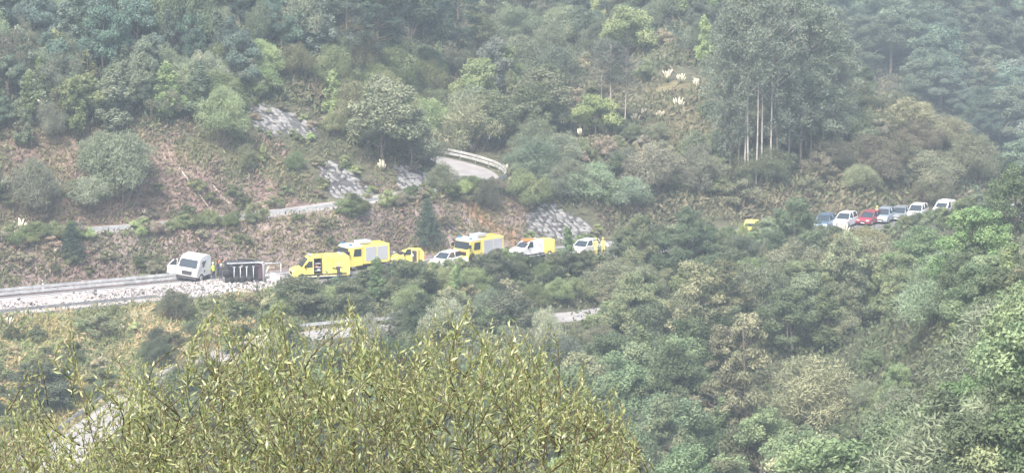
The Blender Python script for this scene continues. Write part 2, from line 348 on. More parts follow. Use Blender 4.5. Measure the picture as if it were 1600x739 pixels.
# ------------------------------------------------------------------ roads
def strip(name, line, prof, m, kind='structure'):
    mb = MB(); n = len(prof); vs = []
    for i, p in enumerate(line):
        a = line[max(i-1, 0)]; b = line[min(i+1, len(line)-1)]; q = (b-a); q.z = 0; q.normalize()
        for o, h in prof: vs.append((p.x-q.y*o, p.y+q.x*o, p.z+h))
    mb.add(vs, [(i*n+j+1, i*n+j, (i+1)*n+j, (i+1)*n+j+1) for i in range(len(line)-1) for j in range(n-1)])
    return tag(mb.build(name, m), kind=kind)
main = [mr(t, 0) for t in np.arange(-90, 190, 4)]
strip('main_road', main, [(-5.3, -.3), (-5.2, .03), (0, .06), (5.2, .03), (5.3, -.3)], M['asphalt'])
for nm, s_ in (('edge_line', -4.3), ('edge_line', 4.05)):
    strip(nm, main, [(s_-.09, .045), (s_+.09, .045)], M['line'])
for t in np.arange(-88, 180, 9.): strip('lane_line', [mr(t, -.15), mr(t+3, -.15)], [(-.07, .07), (.07, .07)], M['line'])
strip('upper_road', UC, [(-2.3, -.3), (-2.2, .05), (0, .08), (2.2, .05), (2.3, -.3)], M['paleroad'])
# the turning area in the bend
pad = MB(); inner = [p for p in UR[8*6:14*6]]
cx = sum(p.x for p in inner)/len(inner)-2.5; cy = sum(p.y for p in inner)/len(inner); cz = sum(p.z for p in inner)/len(inner)
ring = offset(inner, 2.0); pad.add([(p.x, p.y, p.z+.11) for p in ring]+[(cx, cy, cz+.11)], [(i, i+1, len(ring)) for i in range(len(ring)-1)])
tag(pad.build('bend_surface', M['paleroad']), kind='structure')
strip('lower_road', LR, [(-2.3, -.3), (-2.2, .05), (2.2, .05), (2.3, -.3)], M['paleroad'])

# ------------------------------------------------------------------ guardrails
post_me = MB().box((0, 0, .1), (.12, .16, 1.3)).mesh('post', M['post'])
WB = [(0, -.15), (.05, -.11), (.05, -.05), (0, 0), (.05, .05), (.05, .11), (0, .15), (-.03, .15), (-.03, -.15)]
def guardrail(line, label, heights=(.62,), step=4., name='guardrail', metal='steel'):
    root = empty(name, line[0], 0, label, 'guardrail'); o = Vector(line[0]); L = [p-o for p in line]
    for h in heights:
        MB().sweep(L, [(a*1., h+b) for a, b in WB]).build('rail', M[metal], root)
    acc = 0; nxt = 0
    for a, b in zip(L[:-1], L[1:]):
        d = (b-a).length
        while nxt <= acc+d:
            p = a+(b-a)*((nxt-acc)/d); link('post', post_me, root, (p.x+N.x*.12, p.y+N.y*.12, p.z)); nxt += step
        acc += d
    return root
def ground_line(pts, dz=0): return [Vector((p.x, p.y, hz(p.x, p.y)+dz)) for p in pts]
tb = ts(P(318, 443))[0]
bl = [mr(t, 5.55) for t in np.arange(-60, tb-3, 3)]+[mr(tb-1.5, 5.5), mr(tb+.5, 5.2, -.15), mr(tb+2, 4.7, -.5)]
guardrail(bl, 'long double rail steel barrier behind the debris strewn carriageway, ending at the wrecked cab', (.30, .70), 4.)
tf = ts(P(252, 474))[0]
guardrail([mr(t, -4.95) for t in np.arange(-60, tf, 3)]+[mr(tf, -4.95)], 'single rail steel barrier on the near edge of the debris strewn carriageway', (.60,), 4., metal='oldsteel')
guardrail([p+Vector((0, 0, .1)) for p in UR[:55]], 'pale guardrail along the overgrown upper road across the cut slope', (.55,), 4.)
guardrail([p+Vector((0, 0, .1)) for p in UR[54:]], 'bright curved guardrail round the outside of the hairpin bend', (.35, .78), 3., metal='paintedsteel')
lo = offset(LR, 2.6)
guardrail(lo[2:17], 'weathered guardrail beside the lower road seen through the willow shoots', (.6,), 4.)
guardrail(lo[33:43], 'short grey guardrail on the lower road below the dark thicket', (.6,), 3.)
wp = MB().box((0, 0, .55), (.14, .10, 1.3)).box((0, 0, 1.05), (.145, .105, .18), 1)
q = mr(ts(P(76, 460))[0], 6.0); r_ = wp.build('delineator_post', [M['white'], M['black']], None, .01, q)
tag(r_, 'small white marker post standing behind the long double rail barrier', 'marker post')

# ------------------------------------------------------------------ spilled load on the carriageway
rv, rf, rc_ = [], [], []
t0, t1 = ts(P(60, 474))[0], ts(P(440, 440))[0]
def chunk(c, s, colr):
    b = len(rv); E = Euler((R.random()*6, R.random()*6, R.random()*6)).to_matrix()
    for v in ((1, 0, 0), (-1, 0, 0), (0, 1, 0), (0, -1, 0), (0, 0, 1), (0, 0, -1)):
        rv.append(tuple(Vector(c)+E @ (Vector(v)*s*R.uniform(.6, 1.2)))); rc_.append(colr)
    for f in ((0, 2, 4), (2, 1, 4), (1, 3, 4), (3, 0, 4), (2, 0, 5), (1, 2, 5), (3, 1, 5), (0, 3, 5)): rf.append([b+i for i in f])
for i in range(11000):
    u = R.random()**.75; t = t0+(t1-t0)*u
    if R.random() < .12: t = R.uniform(t0-14, t0)
    s = R.gauss(-1.0, 1.9)*(.75+.45*u)
    if not -4.6 < s < 3.6: continue
    sz = abs(R.gauss(.02, .055))*(.5+.9*u)+.025 if R.random() < .94 else R.uniform(.12, .26)
    g = R.choice([.46, .52, .58, .38, .25, .18, .10])*(.75+.5*(vnoise(np.array([t/3.]), np.array([s/1.3]), 9)[0]+.5)); cc = (g, g*R.uniform(.88, .97), g*R.uniform(.80, .95))
    hgt = .28*max(0, 1-abs(s+.8)/3.4)*u*max(0, vnoise(np.array([t/2.5]), np.array([s/1.5]), 4)[0]+.75)
    p = mr(t, s, .06+hgt*R.random()+sz*.3); chunk(p, sz, cc)
tag(link('rubble', np_mesh('rubble', np.array(rv), np.array(rf), [M['rubble']], col=np.array(rc_))), 'pale broken load of rubble strewn along the closed carriageway', 'rubble', kind='stuff')
dv, df = [], []                                                   # trodden dust under it: a thin uneven sheet
tt = np.arange(-70, t1+2, .7); ss = np.linspace(-4.75, 3.75, 18)
Tm, Sm = np.meshgrid(tt, ss, indexing='ij'); rag = vnoise(Tm.ravel()/2.2, Sm.ravel()/1.1, 12)
hh = .074+.20*np.clip(vnoise(Tm.ravel()/2.5, Sm.ravel()/1.5, 4)+.35, 0, 1)*np.clip((Tm.ravel()-t0)/(t1-t0)+.1, 0, 1)*np.clip(1.2-np.abs(Sm.ravel()+.8)/3.6, 0, 1)
edge = np.minimum(Sm.ravel()+4.75, 3.75-Sm.ravel())+rag*1.2; hh = np.where(edge < .15, .02, hh)
dv = np.array([mr(a, b, c) for a, b, c in zip(Tm.ravel(), Sm.ravel(), hh)]); ns = len(ss)
i0 = (np.arange(len(tt)-1)[:, None]*ns+np.arange(ns-1)[None]).ravel()
tag(link('dust', np_mesh('dust', dv, np.stack([i0, i0+ns, i0+ns+1, i0+1], 1)[:, ::-1], [M['dustroad']], smooth=True)), 'pinkish dust trodden over the closed carriageway', 'dust', kind='stuff')

# ------------------------------------------------------------------ vehicles
wheel_me = {}
def wheel(parent, x, y, r=.34, wd=.24, name='wheel'):
    key = (r, wd)
    if key not in wheel_me:
        a = MB().tube([(0, -wd/2, 0), (0, -wd/2+.02, 0), (0, wd/2-.02, 0), (0, wd/2, 0)], [r*.93, r, r, r*.93], 0, 18).mesh('tyre', M['tyre'])
        b = MB().tube([(0, -wd/2-.012, 0), (0, wd/2+.012, 0)], r*.58, 0, 12).mesh('rim', M['hub']); wheel_me[key] = (a, b)
    t = link(name, wheel_me[key][0], parent, (x, y, r)); link('rim', wheel_me[key][1], t, (0, 0, 0)); return t
def shell(pts, wd, tum=.0, z0=1.0):
    """side profile -> body mesh builder with tumblehome above z0"""
    return MB().prism(pts, -wd/2, wd/2, 0, lambda z: max(0, z-z0)*tum)
def car(name, label, loc, rz, paint, kind='hatch', cat='car', group='cars queueing on the main road'):
    root = empty(name, loc, rz, label, cat, group); L = 2.05; wd = 1.74
    if kind == 'suv': hz_, top, bon = .98, 1.62, .95
    else: hz_, top, bon = .88, 1.46, .80
    body = [(-L, .32), (-L-.05, .62), (-L+.02, hz_), (-1.75, hz_+.02), (.95, hz_), (1.35, bon), (1.98, bon-.14), (2.12, .52), (2.08, .26), (1.7, .22), (-1.8, .22)]
    shell(body, wd, .04, .6).build('body', M[paint] if isinstance(paint, str) else paint, root, .05)
    gh = [(-1.98, hz_-.01), (-1.70, top-.06), (-1.4, top-.02), (.25, top-.03), (1.08, hz_-.01)]
    shell(gh, wd-.10, .28, hz_).build('window', M['glass'], root, .03)
    rf_ = [(-1.70, top-.05), (-1.45, top+.015), (.1, top+.01), (.34, top-.07), (.1, top-.05), (-1.4, top-.05)]
    ins = (top-hz_)*.28
    MB().prism(rf_, -wd/2+.04+ins, wd/2-.04-ins).build('roof', M[paint], root, .01)
    for s in (-1, 1):
        for a, b in (((1.06, hz_), (.27, top-.03)), ((-.45, hz_), (-.5, top-.03)), ((-1.93, hz_), (-1.62, top-.03))):
            ya, yb = s*(wd/2-.045), s*(wd/2-.045-(b[1]-hz_)*.28)
            MB().tube([(a[0], ya, a[1]), (b[0], yb, b[1])], .045, 0, 5).build('pillar', M[paint], root)
        MB().box((0, 0, 0), (.12, .18, .12)).build('mirror', M[paint], root, .03, (.75, s*(wd/2+.08), hz_+.06))
        MB().box((0, 0, 0), (.10, .36, .13)).build('headlight', M['lamp'], root, .03, (2.07, s*.60, .64))
        MB().box((0, 0, 0), (.06, .22, .20)).build('rear_light', M['redlamp'], root, .02, (-2.06, s*.68, .78))
        for x in (1.32, -1.30): wheel(root, x, s*(wd/2-.11), .32, .22)
    MB().box((0, 0, 0), (.05, .8, .16)).build('grille', M['black'], root, .01, (2.11, 0, .47))
    MB().box((0, 0, 0), (.02, .50, .11)).build('number_plate', M['white'], root, 0, (2.15, 0, .36))
    return root
def van(name, label, loc, rz, paint, L=5.6, wd=1.95, hgt=2.45, door=False, high=True, cat='van', roofpaint=None, group=None, trim=None):
    root = empty(name, loc, rz, label, cat, group); h = L/2; hh_ = hgt
    body = [(-h, .38), (-h-.03, 1.2), (-h+.05, hh_-.12), (-h+.25, hh_), (h-2.35, hh_+.02), (h-1.75, hh_-.16), (h-1.02, 1.28), (h-.25, 1.05), (h-.03, .88), (h, .42), (h-.2, .30), (-h+.1, .30)]
    if door:                                                       # body in pieces so that the side opening is a real hole on the camera side (+y)
        x0, x1 = h-3.12, h-2.28; mb = MB()
        cut = lambda a, b: [p for p in a if b(p)]
        rear = [(-h, .38), (-h-.03, 1.2), (-h+.05, hh_-.12), (-h+.25, hh_), (x0, hh_+.015), (x0, .30), (-h+.1, .30)]
        frnt = [(x1, hh_+.015), (h-1.75, hh_-.16), (h-1.02, 1.28), (h-.25, 1.05), (h-.03, .88), (h, .42), (h-.2, .30), (x1, .30)]
        f = lambda z: max(0, z-1.1)*.09
        mb.prism(rear, -wd/2, wd/2, 0, f); mb.prism(frnt, -wd/2, wd/2, 0, f)
        mb.box(((x0+x1)/2, 0, hh_-.11), (x1-x0, wd-.27, .24)); mb.box(((x0+x1)/2, 0, .40), (x1-x0, wd-.01, .20)); mb.box(((x0+x1)/2, -wd/2+.14, 1.3), (x1-x0, .05, 1.7))
        mb.build('body', M[paint], root, .035)
        MB().box(((x0+x1)/2, -wd/2+.3, 1.35), (x1-x0-.02, .2, 1.66)).box((x0+.03, .1, 1.35), (.05, wd-.5, 1.64)).box((x1-.03, .1, 1.35), (.05, wd-.5, 1.64)).build('cabin_interior', M['interior'], root)
        for z in (.86, 1.22, 1.60): MB().box((0, 0, 0), (x1-x0-.12, 1.1, .07)).build('shelf', M['shelf'], root, .01, ((x0+x1)/2, .18, z))
        sb = MB().box((0, 0, 0), (.3, .3, .18)); sb.build('equipment_case', M['white'], root, .02, ((x0+x1)/2-.15, .45, .99)); MB().box((0, 0, 0), (.34, .3, .2)).build('equipment_case', M['orange'], root, .02, ((x0+x1)/2+.12, .45, 1.35))
        fr = MB()
        for x in (x0, x1): fr.box((x, wd/2-.05, 1.36), (.07, .05, 1.78), 0, (math.radians(4.4), 0, 0))
        fr.build('door_frame', M['dark'], root)
        MB().prism([(x0-1.15, .55), (x0-1.15, 2.15), (x0-.12, 2.15), (x0-.12, .55)], wd/2+.005, wd/2+.05, 0, lambda z: max(0, z-1.1)*.045).build('sliding_door', M[paint], root, .01)
    else:
        shell(body, wd, .09, 1.1).build('body', M[paint], root, .05)
    ws = [(h-1.70, hh_-.24), (h-1.06, 1.33), (h-1.02, 1.33), (h-1.66, hh_-.22)]
    MB().prism([(x+.035, z) for x, z in ws], -wd/2+.16, wd/2-.16, 0, lambda z: max(0, z-1.1)*.09).build('windscreen', M['glass'], root)
    for s in (-1, 1):
        sw = [(h-2.12, 1.30), (h-2.12, 1.92), (h-1.72, 1.92), (h-1.24, 1.30)]
        mb = MB(); y = s*(wd/2+.012)
        vs = [(x, y-s*(z-1.1)*.09, z) for x, z in sw]+[(x, y-s*(z-1.1)*.09-s*.03, z) for x, z in sw]
        mb.add(vs, [(0, 1, 2, 3), (7, 6, 5, 4), (0, 4, 5, 1), (1, 5, 6, 2), (2, 6, 7, 3), (3, 7, 4, 0)]); mb.build('side_window', M['glass'], root)
        MB().box((0, 0, 0), (.12, .2, .32)).build('mirror', M['black'], root, .03, (h-1.30, s*(wd/2+.13), 1.42))
        MB().box((0, 0, 0), (.16, .32, .20)).build('headlight', M['lamp'], root, .04, (h-.10, s*.70, .86))
        MB().box((0, 0, 0), (.05, .14, .4)).build('rear_light', M['redlamp'], root, .01, (-h-.03, s*.84, .95))
        for x in (h-.98, -h+1.05): wheel(root, x, s*(wd/2-.13), .35, .24)
        MB().box((0, 0, 0), (L-.9, .03, .14)).build('side_trim', M[trim or 'black'], root, 0, (-.1, s*(wd/2+.01), .50))
    MB().box((0, 0, 0), (.06, 1.0, .22)).build('grille', M['black'], root, .02, (h-.01, 0, .68))
    MB().box((0, 0, 0), (.02, .52, .11)).build('number_plate', M['white'], root, 0, (h+.02, 0, .46))
    return root
FACE = math.atan2(-U.y, -U.x)                                    # heading of traffic: to the left and towards the camera
# ambulance
p = P(499, 434.5); amb = van('ambulance', 'yellow high roofed ambulance van with its side door open, nearest the overturned trailer', (p.x, p.y, .06), FACE-math.radians(13), 'yellow', 6.1, 2.0, 2.42, True, cat='ambulance')
for x in (-2.2, 1.05): MB().box((0, 0, 0), (.28, 1.2, .12)).build('light_bar', M['silver'], amb, .03, (x, 0, 2.50))
for x in (-1.4, -.2, .6): MB().box((0, 0, 0), (.14, .14, .08)).build('roof_vent', M['black'], amb, .02, (x, .45, 2.47))
MB().box((0, 0, 0), (.75, .02, .08)).build('side_lettering', M['black'], amb, 0, (-1.55, 1.045, 1.12))
MB().box((0, 0, 0), (3.6, .35, .10)).build('side_step', M['silver'], amb, .02, (-.1, .9, .30))
# fire engine
def fire_engine(name, label, loc, rz, L=6.4, full=True):
    root = empty(name, loc, rz, label, 'fire engine', 'yellow fire engines'); h = L/2; wd = 2.35
    cabp = [(h-1.95, .55), (h-1.95, 2.52), (h-.30, 2.52), (h-.06, 1.62), (h, 1.5), (h, .50), (h-.2, .42)]
    shell(cabp, wd, .05, 1.5).build('cab', M['yellow'], root, .05)
    MB().prism([(h-1.95, 2.50), (h-1.9, 2.70), (h-.55, 2.70), (h-.20, 2.48)], -wd/2+.05, wd/2-.05, 0).build('cab_roof', M['white'], root, .04)
    MB().prism([(h-.27, 2.40), (h-.08, 1.66), (h-.02, 1.66), (h-.20, 2.40)], -wd/2+.12, wd/2-.12, 0).build('windscreen', M['glass'], root)
    MB().box((0, 0, 0), (L-2.05, wd, 1.98)).build('equipment_body', M['yellow'], root, .05, (-1.0, 0, 1.62))
    MB().box((0, 0, 0), (L-.5, 1.1, .34)).build('chassis', M['dark'], root, 0, (-.1, 0, .52))
    nb = 2
    for s in (-1, 1):
        MB().prism([(h-1.75, 1.55), (h-1.75, 2.32), (h-.92, 2.32), (h-.78, 1.55)], -.02, .02).build('side_window', M['glass'], root, 0, (0, s*(wd/2-.015), 0))
        for i in range(nb):
            wv = (L-2.5)/nb
            sh = MB().box((0, 0, 0), (wv-.10, .04, 1.5)).build('roller_shutter', M['silver'], root, .01, (h-2.25-wv*(i+.5), s*(wd/2+.015), 1.68))
            gr = MB()
            for z in np.arange(-.7, .72, .12): gr.box((0, s*.022, z), (wv-.14, .012, .02))
            gr.build('shutter_groove', M['shelf'], sh)
        MB().box((0, 0, 0), (.22, .24, .40)).build('mirror', M['black'], root, .04, (h-.05, s*(wd/2+.16), 2.0))
        MB().box((0, 0, 0), (.08, .4, .18)).build('headlight', M['lamp'], root, .03, (h+.01, s*.82, .80))
        MB().box((0, 0, 0), (.3, .3, .16)).build('beacon', M['blueglass'], root, .06, (h-.62, s*.85, 2.80))
        MB().tube([(-h+.3, s*.35, 2.74), (h-2.1, s*.35, 2.74)], .05).build('ladder_rail', M['yellow'], root)
        for x in (h-.85, -h+1.5): wheel(root, x, s*(wd/2-.18), .46, .30)
    for x in np.arange(-h+.5, h-2.1, .4): MB().tube([(0, -.35, 0), (0, .35, 0)], .03, 0, 5).build('ladder_rung', M['yellow'], root, 0, (x, 0, 2.74))
    MB().box((0, 0, 0), (1.5, 1.2, .34)).build('roof_box', M['silver'], root, .06, (h-2.6, 0, 2.88))
    MB().box((0, 0, 0), (.06, 1.6, .35)).build('grille', M['black'], root, .02, (h+.01, 0, 1.15))
    MB().box((0, 0, 0), (.12, wd, .3)).build('bumper', M['white'], root, .03, (h+.05, 0, .55))
    MB().box((0, 0, 0), (.08, 1.7, .09)).build('red_stripe', M['orange'], root, 0, (h-.02, 0, 1.40))
    return root
p = P(566, 424.5); fire_engine('fire_engine', 'yellow and white fire engine with grey roller shutter, parked just behind the ambulance', (p.x, p.y+2.0, .06), FACE+math.radians(4), 5.3)
# small yellow van seen with its dark back open
p = P(634, 416); v = van('rescue_van', 'small yellow van with dark open end, half hidden behind bushes beside the fire engine', (p.x, p.y, .06), FACE-math.radians(60)+math.radians(52), 'yellow', 3.6, 1.7, 1.75)
q = P(647, 413); v2 = empty('equipment_trailer', (q.x, q.y-1.2, .06), FACE+math.radians(42), 'yellow framed dark box end with a white round lamp, beside the small yellow van', 'trailer')
MB().box((0, 0, 0), (1.2, 1.45, 1.45)).build('body', M['yellow'], v2, .12, (0, 0, 1.15)); MB().box((0, 0, 0), (.06, 1.16, 1.2)).build('open_back', M['interior'], v2, .1, (.60, 0, 1.15))
MB().tube([(0, 0, 0), (.07, 0, 0)], .22, 0, 14).build('round_lamp', M['white'], v2, 0, (.61, .02, 1.2)); MB().tube([(0, 0, 0), (.06, 0, 0)], .16, 0, 14).build('reel', M['shelf'], v2, 0, (.61, -.05, .68))
for s in (-1, 1): wheel(v2, 0, s*.78, .33, .2)
p = P(617, 409); b_ = MB().tube([(0, 0, 0), (0, 0, 1.15)], .05).build('beacon_pole', M['post'], None, 0, (p.x, p.y-1.5, .0)); tag(b_, 'grey blue round warning lamp on a pole left of the small yellow van', 'warning lamp')
MB().tube([(0, 0, 0), (.02, -.10, 0), (.03, -.14, 0)], [.2, .2, .14], 0, 14).build('lamp', M['silverblue'], b_, 0, (0, 0, 1.22))
# second group
p = P(698, 415); car('parked_car', 'low white car nosed in front of the second yellow fire engine', (p.x, p.y, .06), FACE+math.radians(25), 'white', group='cars among the emergency vehicles')
p = P(748, 411.5); fire_engine('fire_engine', 'yellow fire engine with pale roof box, between the low white car and the white van', (p.x, p.y+1.2, .06), FACE+math.radians(16), 5.4)
p = P(824, 404); van('white_van', 'white van with an orange roof band, half hidden below the grey stone slope', (p.x, p.y, .06), FACE+math.radians(12), 'white', 4.1, 1.8, 1.95)
MB().box((0, 0, 0), (1.6, .9, .1)).build('roof_band', M['orange'], bpy.data.objects['white_van'], .02, (-.2, 0, 2.0))
p = P(853, 402); v3 = empty('yellow_trailer', (p.x, p.y+.6, .06), FACE, 'boxy bright yellow rescue trailer directly behind the white van', 'trailer')
MB().box((0, 0, 0), (1.4, 1.6, 1.5)).build('body', M['yellow'], v3, .06, (0, 0, 1.15)); MB().box((0, 0, 0), (1.0, .04, .9)).build('locker_door', M['hiyel'], v3, .02, (0, .82, 1.2))
for s in (-1, 1): wheel(v3, 0, s*.78, .33, .2)
MB().tube([(.7, 0, .5), (1.7, 0, .5)], .05).build('drawbar', M['dark'], v3)
p = P(914, 396); car('parked_car', 'white car beside the two people in yellow, right of the small green tree', (p.x, p.y, .06), FACE+math.radians(25), 'white', group='cars among the emergency vehicles')
p = P(1173, 371); van('yellow_van', 'yellow vehicle roof showing between pines behind the hedge', (p.x, p.y, .06), FACE+math.radians(48), 'yellow', 3.6, 1.6, 1.8)
# queue on the right
for (x, y, paint, kind, lab, da) in (
    (1289, 357, 'bluecar', 'suv', 'dark blue grey car at the head of the queue, beside the pine', 0),
    (1321, 354, 'white', 'suv', 'white car second in the queue with cream pampas plumes before it', -4),
    (1359, 350, 'red', 'hatch', 'red car, the only red one in the queue', -8),
    (1382, 347, 'silverblue', 'suv', 'silver blue car close behind the red car', 0),
    (1407, 343, 'greycar', 'hatch', 'pale grey car mostly hidden by the hedge, next behind the silver blue car', 0),
    (1433, 341, 'white', 'suv', 'white car half hidden by the hedge in front of the white van', 0)):
    p = P(x, y); car('queued_car', lab, (p.x, p.y, .06), FACE+math.radians(da+38), paint, kind)
p = P(1474, 340); van('white_van', 'white van last in the queue, beside the bright green tree', (p.x, p.y, .06), FACE+math.radians(30), 'white', 3.9, 1.7, 1.95)

# wrecked tractor cab standing askew behind the barrier
p = P(300, 439); cab = empty('truck_cab', (p.x, p.y+.6, -.05), 0, 'white wrecked lorry cab standing askew behind the barrier with its door hanging open', 'lorry cab', rot=(math.radians(-4), math.radians(-3), FACE+math.radians(32)))
cab.scale = (1.02, 1.10, 1.04)
wd = 2.4
prof = [(-1.3, .75), (-1.35, 2.45), (-1.1, 2.68), (-.5, 2.78), (.35, 2.58), (.66, 2.38), (1.08, 1.42), (1.22, 1.30), (1.25, .62), (1.0, .50)]
shell(prof, wd, .10, 1.4).build('body', M['white'], cab, .07)
MB().prism([(.74, 2.24), (1.07, 1.46), (1.13, 1.46), (.80, 2.24)], -wd/2+.18, wd/2-.18, 0, lambda z: (z-1.4)*.1).build('windscreen', M['glass'], cab)
MB().box((0, 0, 0), (.08, 1.15, .42)).build('grille', M['interior'], cab, .05, (1.24, .05, .92))
MB().box((0, 0, 0), (.16, wd-.1, .24)).build('bumper', M['dark'], cab, .04, (1.18, 0, .42))
MB().prism([(-.05, 1.55), (-.35, 2.2), (.25, 2.15), (.62, 1.60)], -.02, .02).build('side_window', M['glass'], cab, 0, (0, wd/2-.06, 0))
MB().box((0, 0, 0), (.16, .03, .2)).build('fuel_cap', M['dark'], cab, .02, (-.1, wd/2+.01, 1.15))
MB().prism([(-1.1, .75), (-.9, .75), (.9, .62), (1.0, .35), (-1.2, .35)], -wd/2+.02, wd/2-.02).build('chassis_skirt', M['dark'], cab)
for s in (-1, 1):
    MB().box((0, 0, 0), (.1, .36, .24)).build('headlight', M['lamp'], cab, .03, (1.22, s*.92, .85)); wheel(cab, .35, s*(wd/2-.15), .46, .3)
door = MB().prism([(0, .0), (0, 1.5), (.35, 1.5), (.95, .8), (.95, 0)], -.04, .04).build('door', M['white'], cab, .02, (1.02, -wd/2-.02, .62)); door.rotation_euler = (0, 0, math.radians(-62))
MB().prism([(.06, .85), (.06, 1.42), (.32, 1.42), (.82, .85)], -.05, .05).build('door_window', M['glass'], door)
MB().tube([(.9, -.95, 1.9), (1.15, -1.45, 2.35), (1.15, -1.45, 1.75)], .035).build('mirror_arm', M['dark'], cab); MB().box((0, 0, 0), (.1, .28, .5)).build('mirror', M['dark'], cab, .04, (1.17, -1.5, 2.0))
# overturned trailer, its floor towards the camera
p = P(384, 445); tr = empty('overturned_trailer', (p.x, p.y, .05), FACE+math.pi+math.radians(-16), 'black lorry trailer lying on its side on the carriageway, axles towards the camera', 'trailer')
L = 3.8; MB().box((0, 0, 0), (L, 2.0, 2.15)).build('body', M['dark'], tr, .05, (0, 1.15, 1.15))
MB().box((0, 0, 0), (L-.1, .12, 2.1)).build('floor_panel', M['black'], tr, 0, (0, .10, 1.15))
MB().box((0, 0, 0), (.5, .2, 1.7)).build('end_panel', M['maroon'], tr, .12, (L/2-.32, .02, 1.3))
for i, x in enumerate((-1.2, -.55, .1, .8)):
    ax = MB().tube([(0, 0, -.85), (0, 0, .75)], .055).box((0, .02, .70), (.24, .2, .10)).box((0, .02, -.80), (.26, .24, .12)).build('axle', M['shelf'], tr, 0, (x, -.12, 1.15))
for x in (-1.0, -.3, .4): MB().tube([(0, -.02, 0), (0, .34, 0)], .40, 0, 16).build('wheel', M['tyre'], tr, 0, (x, -.2, .52))
for x, z in ((-1.75, .5), (-1.95, 1.25)): MB().tube([(0, -.1, 0), (0, .3, 0)], .46, 0, 16).build('wheel', M['tyre'], tr, 0, (x, -.25, z))
MB().tube([(1.84, -.12, .05), (1.84, -.12, 1.95), (1.70, -.12, 2.2), (1.2, -.12, 2.3)], .10, 0, 7).build('bent_rail', M['silver'], tr)
for q_ in range(7): MB().box((0, 0, 0), (R.uniform(.15, .5), .1, R.uniform(.1, .3)), 0, (0, R.uniform(-.6, .6), 0)).build('torn_plate', M[('dark', 'post', 'maroon')[q_ % 3]], tr, .02, (R.uniform(-1.6, 1.5), -.08, R.choice([R.uniform(.15, .4), R.uniform(1.85, 2.1)])))
MB().box((0, 0, 0), (L+.1, .12, .14)).build('frame_rail', M['silver'], tr, .02, (0, -.02, 2.26)); MB().box((0, 0, 0), (L-.4, .12, .1)).build('frame_rail', M['silver'], tr, .02, (.1, -.22, .16), )
tp = MB(); nx = 12
top = [(-L/2+L*i/nx, .25+.6*(j/4), 2.28+.10*math.sin(i*1.7)+.42*max(0, 1-abs(i-6)/5)-.05*j) for i in range(nx+1) for j in range(5)]
tp.add(top, [(i*5+j, (i+1)*5+j, (i+1)*5+j+1, i*5+j+1) for i in range(nx) for j in range(4)]); tp.add([(x, y, z-.06) for x, y, z in top], [(i*5+j+1, (i+1)*5+j+1, (i+1)*5+j, i*5+j) for i in range(nx) for j in range(4)])
tp.build('torn_cover', M['tarp'], tr)
fr = MB(); x0 = L/2+.05
fr.tube([(x0, 0, .05), (x0, 0, 2.0), (x0+.12, 0, 2.12), (x0+1.75, .0, 2.10)], .06, 0, 6); fr.tube([(x0+1.75, 0, 2.1), (x0+1.75, 0, .1)], .05, 0, 6); fr.build('hoop_frame', M['silver'], tr)
MB().box((0, 0, 0), (.2, .1, .8)).build('strut', M['rope'], tr, 0, (x0+.35, .2, 1.5), ).rotation_euler = (0, .5, 0)
for i in range(3): MB().box((0, 0, 0), (.5, .4, .35)).build('white_crate', M['white'], tr, .04, (x0+.9+.45*(i % 2), .1, .5+.4*(i//2)))

